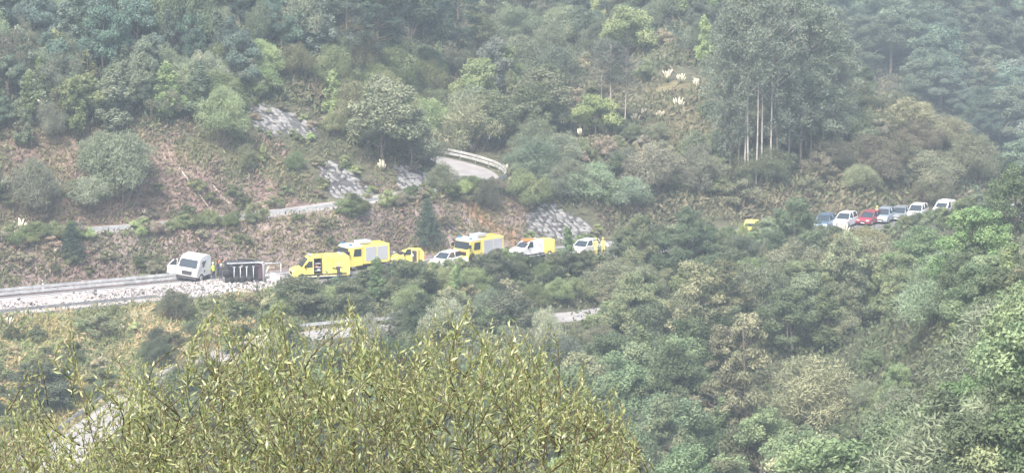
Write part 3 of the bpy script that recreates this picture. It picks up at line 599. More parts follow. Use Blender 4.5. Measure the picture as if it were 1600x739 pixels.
# ------------------------------------------------------------------ people
def person(loc, rz, label, top, legs, helmet, lean=0., arms=((.5, .1), (.3, -.1)), cat='person', group=None):
    """arms: (forward swing, outward) for each arm; one skinned body, a helmet child"""
    vs, es, rs = [], [], []
    def v(p, r): vs.append(p); rs.append(r); return len(vs)-1
    def ch(a, pts):
        for p, r in pts: b = v(p, r); es.append((a, b)); a = b
        return a
    pel = v((0, 0, .95), (.15, .11)); ln = math.sin(lean)
    chest = ch(pel, [((ln*.15, 0, 1.12), (.14, .10)), ((ln*.45, 0, 1.38), (.18, .11))])
    head = ch(chest, [((ln*.58, 0, 1.50), (.065, .06)), ((ln*.66+.01, 0, 1.60), (.085, .09)), ((ln*.70+.01, 0, 1.70), (.085, .095))])
    ch(head-1, [((ln*.66+.11, 0, 1.605), (.018, .02))])                                   # nose
    for k_, s in enumerate((-1, 1)):
        sw, ot = arms[k_]
        sh = (ln*.45, s*.20, 1.40); el = (sh[0]+math.sin(sw)*.27, s*(.24+ot*.2), 1.40-math.cos(sw)*.27); wr = (el[0]+math.sin(sw+.5)*.24, s*(.24+ot*.3), el[2]-math.cos(sw+.5)*.24)
        w_ = ch(chest, [(sh, (.065, .07)), (el, (.048, .05)), (wr, (.032, .034))])
        d = Vector(wr)-Vector(el); d.normalize(); hnd = Vector(wr)+d*.07; h_ = ch(w_, [(tuple(hnd), (.038, .02))])
        for f in range(4): q_ = hnd+d*.045+Vector((0, (f-1.5)*.018, 0)); ch(h_, [(tuple(q_), (.009, .009)), (tuple(q_+d*(.035, .045, .04, .03)[f]+Vector((0, -s*.01, -.005))), (.008, .008))])
        ch(w_, [(tuple(Vector(wr)+d*.05+Vector((.03, 0, 0))), (.011, .011)), (tuple(Vector(wr)+d*.085+Vector((.045, 0, 0))), (.009, .009))])
        hip = (0, s*.09, .88); ch(pel, [(hip, (.095, .10)), ((.04+.03*s, s*.11, .50), (.065, .068)), ((-.01+.05*s, s*.12, .10), (.045, .045)), ((.12+.05*s, s*.13, .045), (.045, .035))])
    me = bpy.data.meshes.new('body'); me.from_pydata(vs, es, []); o = link('person', me)
    m_ = o.modifiers.new('skin', 'SKIN'); o.modifiers.new('sub', 'SUBSURF').levels = 1
    for i, r in enumerate(rs): me.skin_vertices[0].data[i].radius = r
    me.skin_vertices[0].data[0].use_root = True
    dg = bpy.context.evaluated_depsgraph_get(); dg.update(); nm_ = bpy.data.meshes.new_from_object(o.evaluated_get(dg)); o.modifiers.clear(); o.data = nm_
    nm_.materials.clear()
    for m_ in (M['skin'], M[top], M[legs], M['black']): nm_.materials.append(m_)
    for f in nm_.polygons:
        c = f.center; f.use_smooth = True
        f.material_index = 3 if c.z < .11 else 2 if c.z < .92 and abs(c.y) < .21 else 0 if (c.z > 1.47 or (abs(c.y) > .2 and c.z < .98)) else 1
    o.location = loc; o.rotation_euler = (0, 0, rz); tag(o, label, cat, group)
    hm = MB(); hm.tube([(0, 0, -.02), (0, 0, .05), (0, 0, .11), (0, 0, .145)], [.135, .125, .09, .02], 0, 12); hm.build('helmet', M[helmet], o, 0, (ln*.70+.01, 0, 1.67))
    return o
p = P(334, 437); person((p.x, p.y, .04), FACE-1.2, 'helmeted person in a green hi-vis jacket right beside the wrecked cab', 'hivis', 'navy', 'white', .1)
p = P(341, 436); person((p.x, p.y+1., .04), FACE+1.4, 'dark clothed person in an orange helmet behind the one in green', 'navy', 'navy', 'orange', .15)
p = P(345, 439.5); person((p.x, p.y, .04), FACE-2.2, 'dark clothed person with a pale helmet nearest the overturned trailer', 'navy', 'navy', 'white', .25, ((.9, .2), (.6, 0)))
p = P(529.5, 437); person((p.x, p.y-.6, .04), FACE-2.5, 'person in dark clothes standing at the rear of the ambulance', 'navy', 'navy', 'shelf', .1, ((1.2, .2), (.4, .3)))
p = P(931, 396); person((p.x, p.y-.8, .04), -1.9, 'person in pale yellow gear, left of the pair beside the white car', 'hiyel', 'hiyel', 'hiyel', .05)
p = P(942, 395); person((p.x, p.y-.8, .04), -1.2, 'person in pale yellow gear, right of the pair beside the white car', 'hiyel', 'hiyel', 'hiyel', -.05)
p = P(1371, 347); person((p.x, p.y+.5, .04), -1.9, 'person in a yellow jacket between the red car and the silver blue car', 'hiyel', 'navy', 'hiyel', 0)
mb = MB()
for i in range(9): mb.box((R.uniform(-.8, .8), R.uniform(-.4, .4), R.uniform(.15, .9)), (R.uniform(.15, .4), R.uniform(.15, .3), R.uniform(.15, .3)), i % 2, (R.random(), R.random(), R.random()))
p = P(951, 392); o = empty('rescue_kit', (p.x, p.y-.6, .05), 0, 'jumbled pale and dark rescue kit heaped right of the two people in yellow', 'equipment')
mb.build('kit_bag', [M['white'], M['greycar']], o, .03)

# ------------------------------------------------------------------ stone revetments
def stone_mesh(seed):
    bm = bmesh.new(); bmesh.ops.create_icosphere(bm, subdivisions=1, radius=.5); r = random.Random(seed)
    for v in bm.verts:
        v.co *= r.uniform(.78, 1.1); v.co.x = max(-.40, min(.42, v.co.x)); v.co.z = max(-.36, min(.38, v.co.z))
    me = bpy.data.meshes.new('stone'); bm.to_mesh(me); bm.free(); me.materials.append(M['stone']); return me
STONES = [stone_mesh(i) for i in range(7)]
def revetment(label, poly, sx=8.2, sy=5.4):
    xs = [p[0] for p in poly]; ys = [p[1] for p in poly]; cx_, cy_ = sum(xs)/len(xs), sum(ys)/len(ys)
    o = G(cx_, cy_); root = empty('stone_revetment', o, 0, label, 'stone slope'); n = 0; y = min(ys); row = 0
    while y < max(ys):
        x = min(xs)+(row % 2)*sx/2
        while x < max(xs):
            qx, qy = x+R.uniform(-2, 2), y+R.uniform(-1.6, 1.6)
            if in_poly(np.array([qx]), np.array([qy]), poly)[0] and R.random() < .9 and vnoise(np.array([qx/16.]), np.array([qy/11.]), 33)[0] < .30:
                g = G(qx, qy)
                if g is not None:
                    c = link('stone', STONES[R.randrange(7)], root, g-o); f = R.uniform(.62, 1.3)
                    c.scale = (1.15*f*R.uniform(.7, 1.3), .75*f, .62*f*R.uniform(.8, 1.3)); c.rotation_euler = (R.uniform(-.5, .2), math.radians(34)+R.uniform(-.35, .35), R.uniform(-.5, .5))
            x += sx
        y += sy; row += 1
revetment('longest grey stone slope, high up below the tall dark trees', REVET[0])
revetment('grey stone slope directly above the yellow ambulance and upper road', REVET[1])
revetment('small grey stone slope just left of the hairpin bend', REVET[2])
revetment('pale grey stone slope above the white van on the main road', REVET[3])

# ------------------------------------------------------------------ plant prototypes
def rnd_dir(n, rs):
    d = rs.normal(size=(n, 3)); return d/np.linalg.norm(d, axis=1, keepdims=True)
def unit(a): return a/np.maximum(np.linalg.norm(a, axis=1, keepdims=True), 1e-9)
def leaf_quads(rs, C, Rd, n, size, asp=.5, jit=.55, up=.35, shell_=.62, stretch=None, spray=0., ctone=None):
    """n leaf faces spread over the clumps; face normals lean outwards"""
    C = np.asarray(C, float); Rd = np.asarray(Rd, float)
    if Rd.ndim == 1: Rd = np.stack([Rd, Rd, Rd], 1)
    w_ = (Rd.prod(1))**(2/3.); idx = rs.choice(len(C), n, p=w_/w_.sum())
    d = rnd_dir(n, rs); d[:, 2] += .25; d = unit(d)
    rad = shell_+(1.08-shell_)*rs.rand(n)**.7
    rad = np.where(rs.rand(n) < .12, rad*1.18, rad)
    Pp = C[idx]+d*Rd[idx]*rad[:, None]
    nrm = unit(d+np.array([0, 0, up])+rs.normal(size=(n, 3))*jit)
    t = np.cross(nrm, rnd_dir(n, rs)) if not spray else unit(d*spray+rnd_dir(n, rs)*.6+np.array([0, 0, .3]))
    t = unit(t-nrm*(t*nrm).sum(1, keepdims=True)) if True else t
    b = np.cross(nrm, t); s = size*(.6+.8*rs.rand(n))[:, None]
    V = np.stack([Pp-t*s, Pp-b*s*asp, Pp+t*s, Pp+b*s*asp], 1).reshape(-1, 3)
    ct = (rs.rand(len(C)) if ctone is None else ctone)[idx]
    tone = np.repeat(np.clip(.55*ct+.45*rs.rand(n), 0, 1), 4)
    return V, np.arange(n*4).reshape(-1, 4), tone
class Wood:
    def __init__(s): s.mb = MB()
    def limb(s, a, b, r0, r1, rs, bend=.12, k=4):
        a, b = Vector(a), Vector(b); L = (b-a).length; pts = []; off = Vector(rs.normal(size=3)*bend*L)
        for i in range(k+1):
            t = i/k; pts.append(a.lerp(b, t)+off*(4*t*(1-t))*.5)
        s.mb.tube(pts, [r0+(r1-r0)*i/k for i in range(k+1)], 0, 5)
def lobes(rs, n, W, Hh, z0, lobr=(.24, .36), sub=7, subr=.5, flat=.8, top=1.):
    """big lobes on a dome, each carrying smaller clumps"""
    C, Rr, L = [], [], []
    for i in range(n):
        a = 2*math.pi*(i*.618+rs.rand()*.2); q = (i+.5)/n; el = (q**.8)
        rr = W/2*(1-el**2.2*.85)*.62*rs.uniform(.75, 1.2); z = z0+(Hh-z0)*(.12+.70*el)*rs.uniform(.88, 1.08)
        c = np.array([math.cos(a)*rr, math.sin(a)*rr, z]); r = W*rs.uniform(*lobr)*.5*(1.05-.25*el)
        L.append((c, r)); C.append(c); Rr.append([r*.72, r*.72, r*.62*flat])
        for j in range(sub):
            d = rs.normal(size=3); d[2] = abs(d[2])*.8-.15; d /= np.linalg.norm(d)
            C.append(c+d*np.array([r, r, r*flat])*.82); q_ = r*subr*rs.uniform(.6, 1.15); Rr.append([q_, q_, q_*flat])
    return C, Rr, L
PROTO = {}
def proto(kind, parts, h, w_): PROTO.setdefault(kind, []).append((parts, h, w_))
def pack(V, F, T, wood, woodmat, name='foliage'):
    """one mesh holding leaves (slot 0) and stems (slot 1)"""
    wv = np.array(wood.mb.v, float).reshape(-1, 3) if wood and wood.mb.v else np.zeros((0, 3))
    nV = np.concatenate([V, wv]); tone = np.concatenate([T, np.full(len(wv), .5)])
    Fs = [F]; mi = [np.zeros(len(F), int)]
    if len(wv):
        q4 = [f for f in wood.mb.f if len(f) == 4]
        if q4: Fs.append(np.array(q4)+len(V)); mi.append(np.ones(len(q4), int))
    return np_mesh(name, nV, Fs, [M['leaf'], woodmat], np.concatenate(mi), tone)
for i in range(5):                                                 # round broadleaved tree
    rs = np.random.RandomState(100+i); h = 8.; W = 7.2; C, Rr, L = lobes(rs, 9+i % 3, W, h, 1.0, (.32, .5), 8, .55)
    V, F, T = leaf_quads(rs, C, Rr, 13000, .125, .5, .6, .35, .5); wd_ = Wood(); wd_.limb((0, 0, -1), (0, 0, 4), .2, .1, rs)
    for c, r in L: wd_.limb((0, 0, 1.4+rs.rand()*2), c, .07, .02, rs)
    proto('broad', [('crown', pack(V, F, T, wd_, M['bark']))], h, W)
for i in range(4):                                                 # soft fine-twigged bush (sallow)
    rs = np.random.RandomState(200+i); h = 5.; W = 6.0; C, Rr, L = lobes(rs, 8, W, h, .4, (.42, .6), 7, .6, top=1.)
    V, F, T = leaf_quads(rs, C, Rr, 15000, .13, .20, .7, .3, .45, spray=1.6); wd_ = Wood()
    for k_ in range(34):
        c, r = L[k_ % 7]; e = c+rs.normal(size=3)*r*.5; wd_.limb((rs.normal()*.3, rs.normal()*.3, -.6), e, .035, .008, rs, .1, 3)
    proto('sallow', [('crown', pack(V, F, T, wd_, M['bark']))], h, W)
for i in range(3):                                                 # low scrub, many dry twigs
    rs = np.random.RandomState(300+i); h = 2.4; W = 3.6; C, Rr, L = lobes(rs, 6, W, h, .1, (.3, .46), 5, .5)
    V, F, T = leaf_quads(rs, C, Rr, 3000, .11, .34, .8, .2, .3, spray=.9); wd_ = Wood()
    for k_ in range(30): 
        c, r = L[k_ % 6]; wd_.limb((rs.normal()*.3, rs.normal()*.3, -.4), c+rs.normal(size=3)*r*.6+np.array([0, 0, .3]), .025, .006, rs, .1, 3)
    proto('scrub', [('crown', pack(V, F, T, wd_, M['bark']))], h, W)
for i in range(3):                                                 # slim light tree (birch, poplar)
    rs = np.random.RandomState(400+i); h = 9.; W = 3.2; C, Rr = [], []
    for k_ in range(46):
        q = rs.rand(); z = 1.2+q*(h-1.6); rr = W/2*(1-q)**.55*(.35+.65*min(1, q*5)); a = rs.rand()*6.28; f = rs.uniform(.2, 1)
        C.append([math.cos(a)*rr*f, math.sin(a)*rr*f, z]); Rr.append([.42*(1.1-q*.5), .42*(1.1-q*.5), .62])
    V, F, T = leaf_quads(rs, C, Rr, 6500, .12, .5, .6, .2, .4); wd_ = Wood(); wd_.limb((0, 0, -1), (0, 0, h*.9), .11, .02, rs, .03, 6)
    proto('slim', [('crown', pack(V, F, T, wd_, M['bark']))], h, W)
for i in range(3):                                                 # young conifer
    rs = np.random.RandomState(500+i); h = 6.; W = 3.2; C, Rr = [], []; wd_ = Wood(); wd_.limb((0, 0, -.6), (0, 0, h*.97), .10, .015, rs, .01, 5)
    for k_ in range(15):
        q = k_/15.; z = .5+q*(h-.7); rr = W/2*(1-q)**.8*rs.uniform(.8, 1.1); m_ = 7 if q < .6 else 5
        for j in range(m_):
            a = j*6.28/m_+rs.rand()*.9; f = rs.uniform(.8, 1.1); e = np.array([math.cos(a)*rr*f, math.sin(a)*rr*f, z+.45*rr])
            wd_.limb((0, 0, z), e, .025, .008, rs, .05, 2)
            for u in (.5, .95): C.append([e[0]*u, e[1]*u, z+(e[2]-z)*u]); Rr.append([.27, .27, .24])
    V, F, T = leaf_quads(rs, C, Rr, 7000, .13, .16, .8, .5, .1, spray=1.4)
    proto('youngpine', [('crown', pack(V, F, T, wd_, M['bark']))], h, W)
for i in range(3):                                                 # tall dark conifer
    rs = np.random.RandomState(600+i); h = 16.; W = 7.; C, Rr = [], []; tw = Wood(); tw.limb((0, 0, -1), (rs.normal()*.3, 0, h*.95), .26, .05, rs, .02, 7)
    for k_ in range(70):
        q = rs.rand()**.8; z = 3.5+q*(h-4.); rr = W/2*((1-q)**.6)*rs.uniform(.35, 1.05); a = rs.rand()*6.28
        e = np.array([math.cos(a)*rr, math.sin(a)*rr, z+.2*rr]); tw.limb((0, 0, z-.3), e, .06, .02, rs, .08, 2); C.append(e); s_ = rs.uniform(.55, 1.0); Rr.append([s_, s_, s_*.55])
    V, F, T = leaf_quads(rs, C, Rr, 9500, .2, .22, .7, .5, .2, spray=.9)
    tw.mb.m = [0]*len(tw.mb.m)
    proto('pine', [('crown', pack(V, F, T, None, M['bark'])), ('trunk', tw.mb.mesh('trunk', M['bark']))], h, W)
for i in range(2):                                                 # round topped maritime pine
    rs = np.random.RandomState(650+i); h = 10.; W = 7.; C, Rr, L = lobes(rs, 13, W, h, 2.6, (.26, .4), 8, .42); tw = Wood(); tw.limb((0, 0, -1.5), (0, 0, 7), .2, .1, rs)
    V, F, T = leaf_quads(rs, C, Rr, 15000, .19, .15, .6, .5, .5, spray=1.8)
    for c, r in L: tw.limb((0, 0, 3+rs.rand()*2), c, .08, .03, rs)
    proto('stonepine', [('crown', pack(V, F, T, None, M['bark'])), ('trunk', tw.mb.mesh('trunk', M['bark']))], h, W)
for i in range(7):                                                 # eucalyptus: long bare pale trunk, thin drooping crown high up
    rs = np.random.RandomState(700+i); h = 24.; W = 6.5; C, Rr = [], []; tw = Wood(); tx = rs.normal()*.5; lowc = .5 if i < 4 else .14; tw.limb((0, 0, -1), (tx, 0, h*.96), .13, .03, rs, .015, 9)
    for k_ in range(44 if i < 4 else 70):
        q = rs.rand()**.75; z = h*lowc+q*(h*(.98-lowc)); rr = W/2*(.25+.75*math.sin(math.pi*min(1, q*.85+.12)))*rs.uniform(.15, 1.); a = rs.rand()*6.28
        e = np.array([math.cos(a)*rr+tx*z/h, math.sin(a)*rr, z]); tw.limb((tx*z/h, 0, z-1.2-rr*.5), e, .05, .015, rs, .06, 3); C.append(e); s_ = rs.uniform(.5, 1.05); Rr.append([s_, s_, s_*1.15])
    V, F, T = leaf_quads(rs, C, Rr, 4300 if i < 4 else 6500, .18, .24, .9, .1, .2)
    proto('eucalyptus', [('crown', pack(V, F, T, None, M['palebark'])), ('trunk', tw.mb.mesh('trunk', M['palebark'] if i < 4 else M['bark']))], h, W)
for i in range(5):                                                 # nearer, leafier broadleaved tree
    rs = np.random.RandomState(800+i); h = 10.5; W = 8.4; C, Rr, L = lobes(rs, 11+i, W, h, 1.2, (.26, .44), 10, .5)
    V, F, T = leaf_quads(rs, C, Rr, 20000, .115, .5, .7, .3, .5); wd_ = Wood(); wd_.limb((0, 0, -2), (0, 0, 5), .24, .12, rs)
    for c, r in L: wd_.limb((0, 0, 2+rs.rand()*2.5), c, .09, .02, rs)
    proto('leafy', [('crown', pack(V, F, T, wd_, M['bark']))], h, W)
for i in range(3):                                                 # thin open tree: grey trunk and branches show between tufts
    rs = np.random.RandomState(900+i); h = 10.; W = 7.2; C, Rr = [], []; tw = Wood(); tw.limb((0, 0, -1.5), (rs.normal()*.4, 0, h*.93), .17, .03, rs, .03, 7)
    for k_ in range(58):
        q = rs.rand(); z = 2.0+q*(h-2.4); rr = W/2*(1-q*.72)*rs.uniform(.25, 1.05); a = rs.rand()*6.28
        e = np.array([math.cos(a)*rr, math.sin(a)*rr, z+.15*rr]); tw.limb((0, 0, z-.5), e, .045, .012, rs, .1, 3); C.append(e); s_ = rs.uniform(.35, .75); Rr.append([s_, s_, s_*.62])
    V, F, T = leaf_quads(rs, C, Rr, 9000, .13, .38, .8, .4, .2)
    proto('open', [('crown', pack(V, F, T, None, M['bark'])), ('trunk', tw.mb.mesh('trunk', M['bark']))], h, W)

# ------------------------------------------------------------------ planting
NAMES = dict(broad='broadleaf_tree', sallow='sallow_bush', scrub='scrub_bush', slim='slim_tree', youngpine='young_pine_tree', pine='pine_tree', stonepine='pine_tree', eucalyptus='eucalyptus_tree', leafy='leafy_tree', open='open_tree')
CATS = dict(broad='tree', sallow='bush', scrub='bush', slim='tree', youngpine='tree', pine='tree', stonepine='tree', eucalyptus='tree', leafy='tree', open='tree')
GROUPS = dict(broad='round broadleaved trees on the hillsides', sallow='soft grey green bushes', scrub='low scrub bushes', slim='slim light trees', youngpine='young dark conifers', pine='tall dark conifers', stonepine='round topped pines',
              eucalyptus='eucalyptus trees with bare trunks', leafy='leafy trees of the wood below the road', open='thin crowned trees of the wood below the road')
DESC = dict(broad='round crowned tree', sallow='soft twiggy bush', scrub='low dry bush', slim='slim upright tree', youngpine='young cone shaped conifer', pine='tall conifer', stonepine='round topped pine', eucalyptus='eucalyptus', leafy='full leafy tree', open='thin branched tree')
def cname(c):
    r, g, b = c; l = (r+g+b)/3
    hue = 'brownish' if r > g else 'yellow green' if g > 1.75*b and l > .085 else 'bluish green' if b > .8*g else 'olive green' if r > .82*g else 'green'
    return ('dark ' if l < .05 else 'pale ' if l > .105 else '')+hue
LM = [('the wrecked white cab', 306, 415), ('the overturned trailer', 394, 425), ('the yellow ambulance', 499, 415), ('the first fire engine', 566, 403), ('the small yellow van', 630, 400), ('the second fire engine', 750, 392),
      ('the orange roofed van', 830, 388), ('the two people in yellow', 936, 378), ('the hairpin bend', 745, 265), ('the highest stone slope', 445, 192), ('the stone slope over the ambulance', 540, 285), ('the stone slope by the hairpin', 650, 280),
      ('the lowest stone slope', 875, 350), ('the fallen pole on bare earth', 308, 300), ('the cream pampas row', 1062, 125), ('the small eucalyptus stand', 950, 170), ('the tall eucalyptus stand', 1175, 200), ('the red car', 1359, 338),
      ('the last white van in the queue', 1473, 318), ('the scrub ridge', 1430, 210), ('the hidden yellow roof', 1172, 354), ('the large dark pine by the road', 1075, 350), ('the pine by the dark blue car', 1240, 345), ('the marker post', 76, 443), ('the debris covered road', 150, 475),
      ('the pale lower road slab', 880, 497), ('the dark ravine', 1430, 570), ('the pale dome tree', 1260, 590), ('the tall willow shoots', 450, 560), ('the top left corner', 0, 0), ('the top right corner', 1600, 0), ('the bottom right corner', 1600, 739),
      ('the far wooded hillside', 1500, 110), ('the light green poplar', 686, 90), ('the bare red earth', 330, 250), ('the pampas plumes by the upper road', 32, 350), ('the grassy verge', 200, 530), ('the bright green tree', 1600, 420)]
def where(px, py):
    nm, lx, ly = min(LM, key=lambda m: math.hypot(m[1]-px, (m[2]-py)*1.3)); dx, dy = px-lx, py-ly; d = math.hypot(dx, dy)
    far = 'just ' if d < 45 else 'well ' if d > 120 else ''
    return far+('right of ' if dx > abs(dy)*.9 else 'left of ' if -dx > abs(dy)*.9 else 'below ' if dy > 0 else 'above ')+nm
PLACED = []; SEEN_LABELS = set()
def plant(kind, pos, hgt, wid, colr, label=None, vi=None, lean=0.):
    l_ = sum(colr)/3; k_s = .42 if kind in ('leafy', 'stonepine') else .22; colr = tuple((c_*(1-k_s)+l_*k_s)*w_ for c_, w_ in zip(colr, (1.08, 1.14, .94) if kind in ('leafy', 'stonepine', 'open') else (1.04, 1.10, 1.0)))
    if vi is None: vi = R.randrange(len(PROTO[kind]))
    parts, ph, pw = PROTO[kind][vi % len(PROTO[kind])]
    px, py, dp = proj(pos.x, pos.y, pos.z+hgt*.55); hp = hgt*FPX/dp
    if label is None:
        label = f"{cname(colr)} {DESC[kind]} {where(px, py)}"
        if kind not in ('scrub',): label = ('small ' if hp < 62 else 'large ' if hp > 135 else '')+label
    if len(parts) == 1: o = link(NAMES[kind], parts[0][1]); sub = [o]
    else:
        o = empty(NAMES[kind], (0, 0, 0)); sub = [link(n_, me, o) for n_, me in parts]
    if label in SEEN_LABELS:
        second = sorted(LM, key=lambda m: math.hypot(m[1]-px, (m[2]-py)*1.3))[1][0]; alt = f"{label}, towards {second}"
        if len(alt.split()) <= 16: label = alt
    label = label if len(label.split()) <= 16 else label.replace('well ', '').replace('just ', '').replace('large ', '')
    SEEN_LABELS.add(label)
    o.location = pos; o.scale = (wid/pw, wid/pw*R.uniform(.9, 1.1), hgt/ph); o.rotation_euler = (lean, lean, R.uniform(0, 6.28))
    for s in sub: s.color = (*colr, 1)
    tag(o, label, CATS[kind], GROUPS[kind]); PLACED.append((px, py, hp)); return o
def tree(kind, x, ytop, wpx, hpx, colr, label=None, vi=None, sink=0):
    """planted where the pixel of its foot meets the ground"""
    g = G(x, ytop+hpx)
    if g is None: return None
    if colr not in NAMED_COLS: colr = (colr[0]*1.45+.012, colr[1]*1.32+.008, colr[2]*1.35+.008)
    dp = depth(g); return plant(kind, g, hpx*dp/FPX, wpx*dp/FPX, vary(colr, .06), label, vi)
def vary(c, a=.2):
    f = 1+R.uniform(-a, a)*1.8; return tuple(max(.01, q*f*(1+R.uniform(-a, a)*.45)) for q in c)
# keep-clear windows: what must stay in view (x0, y0, x1, y1)
CLEAR = [(268, 392, 436, 452), (445, 380, 604, 437), (604, 386, 662, 412), (684, 374, 784, 409), (798, 372, 862, 402), (900, 364, 958, 392), (1160, 347, 1186, 361), (1270, 322, 1400, 358), (1395, 306, 1492, 330),
         (0, 436, 300, 498), (694, 238, 796, 296), (384, 160, 502, 224), (496, 250, 588, 316), (612, 256, 690, 304), (822, 318, 932, 378), (1030, 108, 1102, 142), (984, 150, 1080, 190), (250, 232, 360, 345), (835, 486, 925, 506), (484, 512, 545, 530),
         (1205, 562, 1330, 650), (1392, 528, 1455, 588), (1035, 322, 1115, 385), (1200, 306, 1275, 370), (1475, 315, 1585, 380),
         (350, 285, 520, 400), (520, 335, 640, 385), (680, 318, 790, 385), (200, 375, 400, 395)]
def free(x, ytop, wpx, hpx, shrink=.42):
    a = (x-wpx*shrink, ytop+hpx*.04, x+wpx*shrink, ytop+hpx)
    return not any(a[0] < c[2] and a[2] > c[0] and a[1] < c[3] and a[3] > c[1] for c in CLEAR)
OLIVE = (.18, .205, .095); GREY = (.165, .185, .125); DARK = (.058, .085, .066); BLUE = (.095, .135, .115); LIGHT = (.25, .28, .12); BROWN = (.22, .185, .135); FRESH = (.17, .23, .09); PALE = (.27, .28, .19); DRY = (.29, .25, .15); MID = (.15, .175, .09)
NAMED_COLS = (OLIVE, GREY, DARK, BLUE, LIGHT, BROWN, FRESH, PALE, DRY, MID)
